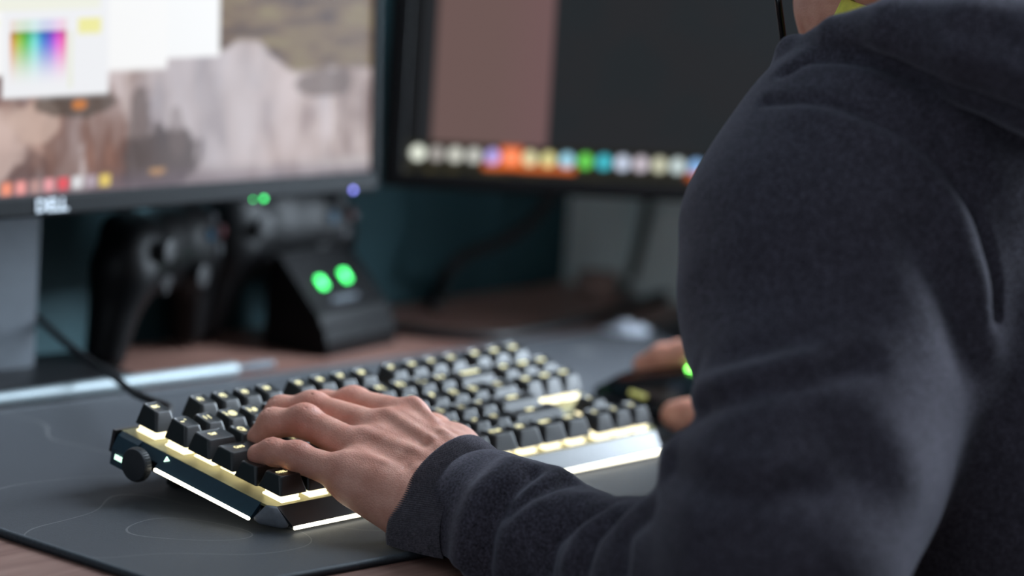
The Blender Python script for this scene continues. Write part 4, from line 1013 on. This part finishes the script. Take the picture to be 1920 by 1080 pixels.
# hood bunched round the neck: left side roll seen from outside, then round the back and the throat
hood = [(1438, 158, 2.185, .0045), (1490, 100, 2.16, .0060), (1570, 65, 2.125, .0108), (1690, 57, 2.097, .0188), (1840, 84, 2.077, .0310), (1985, 125, 2.065, .0380)]
hpnt = [at(*p[:3]) for p in hood]; hrad = [p[3] for p in hood]
fj.chain(hpnt, hrad, .003)
bk = NB - FW * .135 - UP * .005
fj.chain([hpnt[-1], bk - RT * .03, bk + RT * .09, NB + RT * .115 - FW * .04 + UP * .01, NB + RT * .075 + FW * .05 - UP * .01, NB + FW * .07 - UP * .03], [.038, .050, .048, .034, .024, .016], .008)
fj.cone(hpnt[1], NB + FW * .07 - UP * .03, .010, .014, .008)
# neck opening
fj.cone(NB + UP * .16 + FW * .05, NB + UP * .012 + FW * .01, .082, .066, .012, cut=True)
# the sleeve lies on the mat and the desk edge, and the front of the trunk stays clear of the desk
sl_, Pj = fj.sub((-9, -9, -9), (9, 9, 9))
near = 1 / (1 + np.exp(-(Pj[1] - (DY0 - .004)) / .003)).astype(np.float32)
zlim = .0012
fj.a = np.maximum(fj.a, np.where(Pj[1] > DY0 - .006, zlim - Pj[2], -1).astype(np.float32) + 0 * fj.a)
# wrist end of the left sleeve is open: cut flat inside the cuff
axf = unit(C0 - C1)
jv, jq = fj.polygonise(); jv = smooth_verts(jv, jq, 2, .5)
jn = vnormals(jv, jq)
if np.mean(np.einsum('ij,ij->i', jn[:2000], jv[:2000] - jv[:2000].mean(0))) < 0: pass
def trace(px): 
    out = []
    for p in spline([np.array(q + (0,), float) for q in px], 6):
        X = fj.hit(CAM, ray(p[0], p[1]), 1.7, 2.9)
        if X is not None: out.append(X)
    return out
FOLDS = [  # outline in the photograph traced on the cloth, depth (mm, + ridge), half width (mm)
 # bunched sleeve above the cuff
 ([(955, 872), (905, 925), (872, 1000), (862, 1078)], 5.6, 7), ([(1000, 888), (950, 935), (918, 1000), (908, 1078)], -6.3, 5.5),
 ([(1042, 890), (985, 945), (952, 1010), (942, 1078)], 4.9, 8), ([(1062, 905), (1005, 935), (960, 965)], -4.9, 5),
 ([(1092, 938), (1047, 946), (1000, 975), (972, 1020)], 3.5, 7), ([(1125, 953), (1073, 980), (1033, 1015), (1020, 1070)], -5.6, 6),
 ([(1147, 963), (1095, 1000), (1068, 1053)], 3.5, 6), ([(1168, 966), (1115, 1010), (1092, 1070)], -4.9, 6),
 ([(1215, 958), (1170, 1003), (1157, 1070)], -5.6, 8), ([(1195, 958), (1145, 1005), (1125, 1070)], 2.8, 7),
 # crook of the elbow and upper arm
 ([(1262, 872), (1330, 912), (1430, 925), (1520, 905)], -6.8, 9), ([(1262, 850), (1330, 880), (1430, 893)], 4.7, 12),
 ([(1312, 768), (1385, 745), (1504, 710), (1618, 679)], -6.8, 8), ([(1305, 735), (1385, 715), (1504, 682)], 5.4, 9), ([(1309, 696), (1397, 664), (1504, 639)], -4.7, 9),
 ([(1290, 800), (1370, 790), (1470, 770)], 4.1, 14), ([(1523, 778), (1575, 820), (1618, 870)], -4.7, 16), ([(1300, 640), (1380, 600), (1480, 560)], 2.7, 18),
 ([(1718, 450), (1775, 545), (1807, 652), (1832, 715)], -5.0, 13), ([(1790, 430), (1835, 540), (1855, 650), (1840, 730)], 4.7, 9), ([(1650, 400), (1700, 520), (1735, 660)], 1.3, 18),
 ([(1400, 420), (1500, 380), (1600, 400)], 2.7, 22), ([(1340, 500), (1450, 520), (1560, 500)], -2.7, 20), ([(1420, 1000), (1520, 960), (1600, 900)], -3.4, 18), ([(1500, 1050), (1600, 990), (1680, 900)], 3.4, 16),
 # armhole seam
 ([(1436, 186), (1520, 188), (1600, 207), (1700, 256), (1780, 330), (1832, 425), (1856, 520), (1864, 600)], -4.2, 3.6),
 ([(1500, 205), (1600, 228), (1690, 278), (1765, 350), (1812, 435)], 1.8, 7),
 # hood and back of the shoulder
 ([(1470, 130), (1530, 102), (1650, 115), (1800, 176), (1920, 220)], -6.0, 4.5),
 ([(1795, 92), (1850, 108), (1925, 138)], 4.0, 7), ([(1800, 60), (1860, 70), (1930, 95)], -3.5, 8), ([(1640, 40), (1720, 30), (1800, 30)], 1.5, 9),
 ([(1770, 190), (1830, 280), (1885, 400), (1905, 480)], 3.0, 14), ([(1690, 170), (1760, 260), (1815, 330)], -1.5, 10),
]
disp = np.zeros(len(jv))
for px, amp, wd in FOLDS:
    pl = trace(px)
    if len(pl) < 3: continue
    d = dist_polyline(jv, pl); near_ = d < wd * .003 * 1.0 + .02
    disp += amp * .001 * np.exp(-(d / (wd * (.0015 if amp > 0 else .0011))) ** 2)
nz_ = np.sin(jv[:, 0] * 47 + 3 * np.sin(jv[:, 2] * 31)) * np.sin(jv[:, 2] * 43 + jv[:, 1] * 29 + 2 * np.sin(jv[:, 0] * 23))
disp += .0009 * nz_
gx = (jn * disp[:, None]); jv2 = jv + gx
onmat = (jv[:, 1] > DY0 - .006) & (jv2[:, 2] < zlim + .0002); jv2[onmat, 2] = zlim
me = np_mesh('hoodie', jv2 - PB, jq); me.materials.append(M_HOOD)
hoodie = bpy.data.objects.new('hoodie', me); link(hoodie, person); hoodie['label'] = 'dark navy fleece hoodie'
# ribbed cuff round the left wrist
ax = unit(C1 - C0); side = unit((.85, 0, .52)); upv = unit((-.52, 0, .85))     # broad and narrow axis of the wrist
nr_, na = 190, 26; npr = 4; ntot = nr_ * npr
vs = []
for j in range(na + 8):
    inner = j >= na; t = (j / (na - 1)) if not inner else (j - na + 1) / 8 * .6
    rs = .0465 - .0105 * t + .0012 * math.sin(math.pi * t); ru = .0250 + .0065 * t + .0015 * math.sin(math.pi * t)
    for k in range(ntot):
        a = 2 * math.pi * k / ntot; ca, sa = math.cos(a), math.sin(a)
        rib = .0007 * math.cos(2 * math.pi * k / npr)
        end = .0010 * math.exp(-(t / .05) ** 2)
        off = (rib - end) if not inner else -.0026
        p = C0 + (C1 - C0) * t * 1.10 + upv * ca * (ru + off) + side * sa * (rs + off)
        vs.append(p)
vs = np.array(vs); lowm = vs[:, 2] < .0012; vs[lowm, 2] = .0012
order = list(range(na + 8))
seq = list(range(na + 7, na - 1, -1)) + list(range(na))
k0 = np.arange(ntot); k1 = (k0 + 1) % ntot
q = np.concatenate([np.stack([seq[i] * ntot + k0, seq[i] * ntot + k1, seq[i + 1] * ntot + k1, seq[i + 1] * ntot + k0], 1) for i in range(len(seq) - 1)])
me = np_mesh('cuff', vs - PB, q); me.materials.append(M_CUFF); co_ = finish('cuff', me, hoodie, True, label='ribbed knit cuff')
# yellow collar at the throat, hair, trousers, shoes
M_YEL = mat('yellow_fabric', (.85, .72, .10), .6, emit=None, noise=.1, nscale=300, bump=.2)
ring_ = []
for k in range(49):
    a_ = 2 * math.pi * k / 48; cf = math.cos(a_)
    ring_.append(NB + FW * .074 * cf - RT * .074 * math.sin(a_) + UP * (.0445 - min(.045, .9 * (cf - .45) ** 2)))
MB().tube(ring_, .0090, 12, Matrix.Translation(-Vector(PB)), caps=False).build('shirt_collar', M_YEL, person, True, label='bright yellow collar')
M_HAIR = mat('brown_hair', (.03, .02, .014), .6, noise=.4, nscale=250, bump=.6, bscale=300)
fa = Field(HC - .16, HC + .16, .003)
fa.ell(hp(-.020, 0, .042), (.084, .102, .092), AX, .01); fa.ell(hp(-.05, 0, -.02), (.074, .06, .07), AX, .03)
fa.ell(hp(.09, 0, -.045), (.075, .075, .085), AX, .012, cut=True)
av, aq = fa.polygonise(); av = smooth_verts(av, aq, 2); av += (vnormals(av, aq) * (.003 * np.sin(av[:, 0] * 700 + 9 * np.sin(av[:, 2] * 60)) * np.sin(av[:, 1] * 190 + av[:, 2] * 160 + 5 * np.sin(av[:, 0] * 70)))[:, None])
me = np_mesh('hair', av - PB, aq); me.materials.append(M_HAIR); link(bpy.data.objects.new('hair', me), person)
M_JEAN = mat('dark_denim', (.018, .022, .035), .8, noise=.25, nscale=400, bump=.2)
KZ = FLOOR + .47
ft = Field((.0, -.62, FLOOR - .01), (.80, .30, -.12), .008)
for s_ in (-1, 1):
    hip_ = HIP + RT * .085 * s_ - UP * .045; hip_[2] = max(hip_[2], -.225); kn_ = mk(hip_[0] + .05 * s_ - .04, .06, KZ + .02); an_ = mk(kn_[0] - .01, .05, FLOOR + .085)
    ft.chain([hip_, kn_], [.088, .066], .03); ft.chain([kn_, an_], [.064, .048], .02)
ft.cone(HIP - RT * .08 - UP * .02, HIP + RT * .08 - UP * .02, .11, .11, .03)
tv, tq = ft.polygonise(); tv = smooth_verts(tv, tq, 1); me = np_mesh('trousers', tv - PB, tq); me.materials.append(M_JEAN); link(bpy.data.objects.new('trousers', me), person)
M_SHOE = mat('black_leather', (.01, .01, .011), .4, noise=.1)
for s_ in (-1, 1):
    hip_ = HIP + RT * .085 * s_; ax_ = hip_[0] + .05 * s_ - .05; fs_ = Field((ax_ - .07, -.04, FLOOR - .01), (ax_ + .07, .27, FLOOR + .14), .006)
    fs_.cone((ax_, .04, FLOOR + .085), (ax_, .03, FLOOR + .045), .05, .045, .02); fs_.cone((ax_, .03, FLOOR + .04), (ax_, .19, FLOOR + .033), .042, .036, .02)
    sl3, P3 = fs_.sub((-9, -9, -9), (9, 9, 9)); fs_.a = np.maximum(fs_.a, FLOOR + .001 - P3[2] + 0 * fs_.a)
    sv, sq = fs_.polygonise(); me = np_mesh('shoe', sv - PB, sq); me.materials.append(M_SHOE); link(bpy.data.objects.new('shoe', me), person)
# stool under the person
seat_z = -.36
st = root('stool', T(HIP[0], HIP[1] - .01, FLOOR), 'dark padded stool under the person at the desk', 'stool')
MB().lathe([(.15, seat_z - .05 - FLOOR), (.18, seat_z - .04 - FLOOR), (.185, seat_z - .02 - FLOOR), (.175, seat_z - .002 - FLOOR), (.10, seat_z - FLOOR)], 40).build('seat', M_JEAN, st, True, angle=50)
MB().lathe([(.025, .06), (.025, seat_z - .05 - FLOOR)], 20).build('post', M_LEG, st, True, angle=40)
for k in range(5):
    a = 2 * math.pi * k / 5; MB().tube([(.02 * math.cos(a), .02 * math.sin(a), .06), (.24 * math.cos(a), .24 * math.sin(a), .02)], [.02, .014], 10).build('leg', M_LEG, st, True)
# earphone cord hanging in front of the chest
ec = spline([hp(.0, -.088, -.02), hp(.02, -.098, -.07), at(1452, -60, 2.25), at(1459, 0, 2.25), at(1465, 45, 2.255), at(1471, 92, 2.262), at(1482, 150, 2.275), at(1500, 240, 2.30)], 10)
cr = root('earphone_cord', T(*ec[0]), 'thin black cord hanging in front of the hood', 'cord')
MB().tube(ec, .0021, 12, Matrix.Translation(-Vector(ec[0]))).build('cord', M_GLOSSB, cr, True)
MB().lathe([(.004, -.006), (.006, -.002), (.006, .003), (.004, .006)], 16).build('earbud', M_GLOSSB, cr, True)
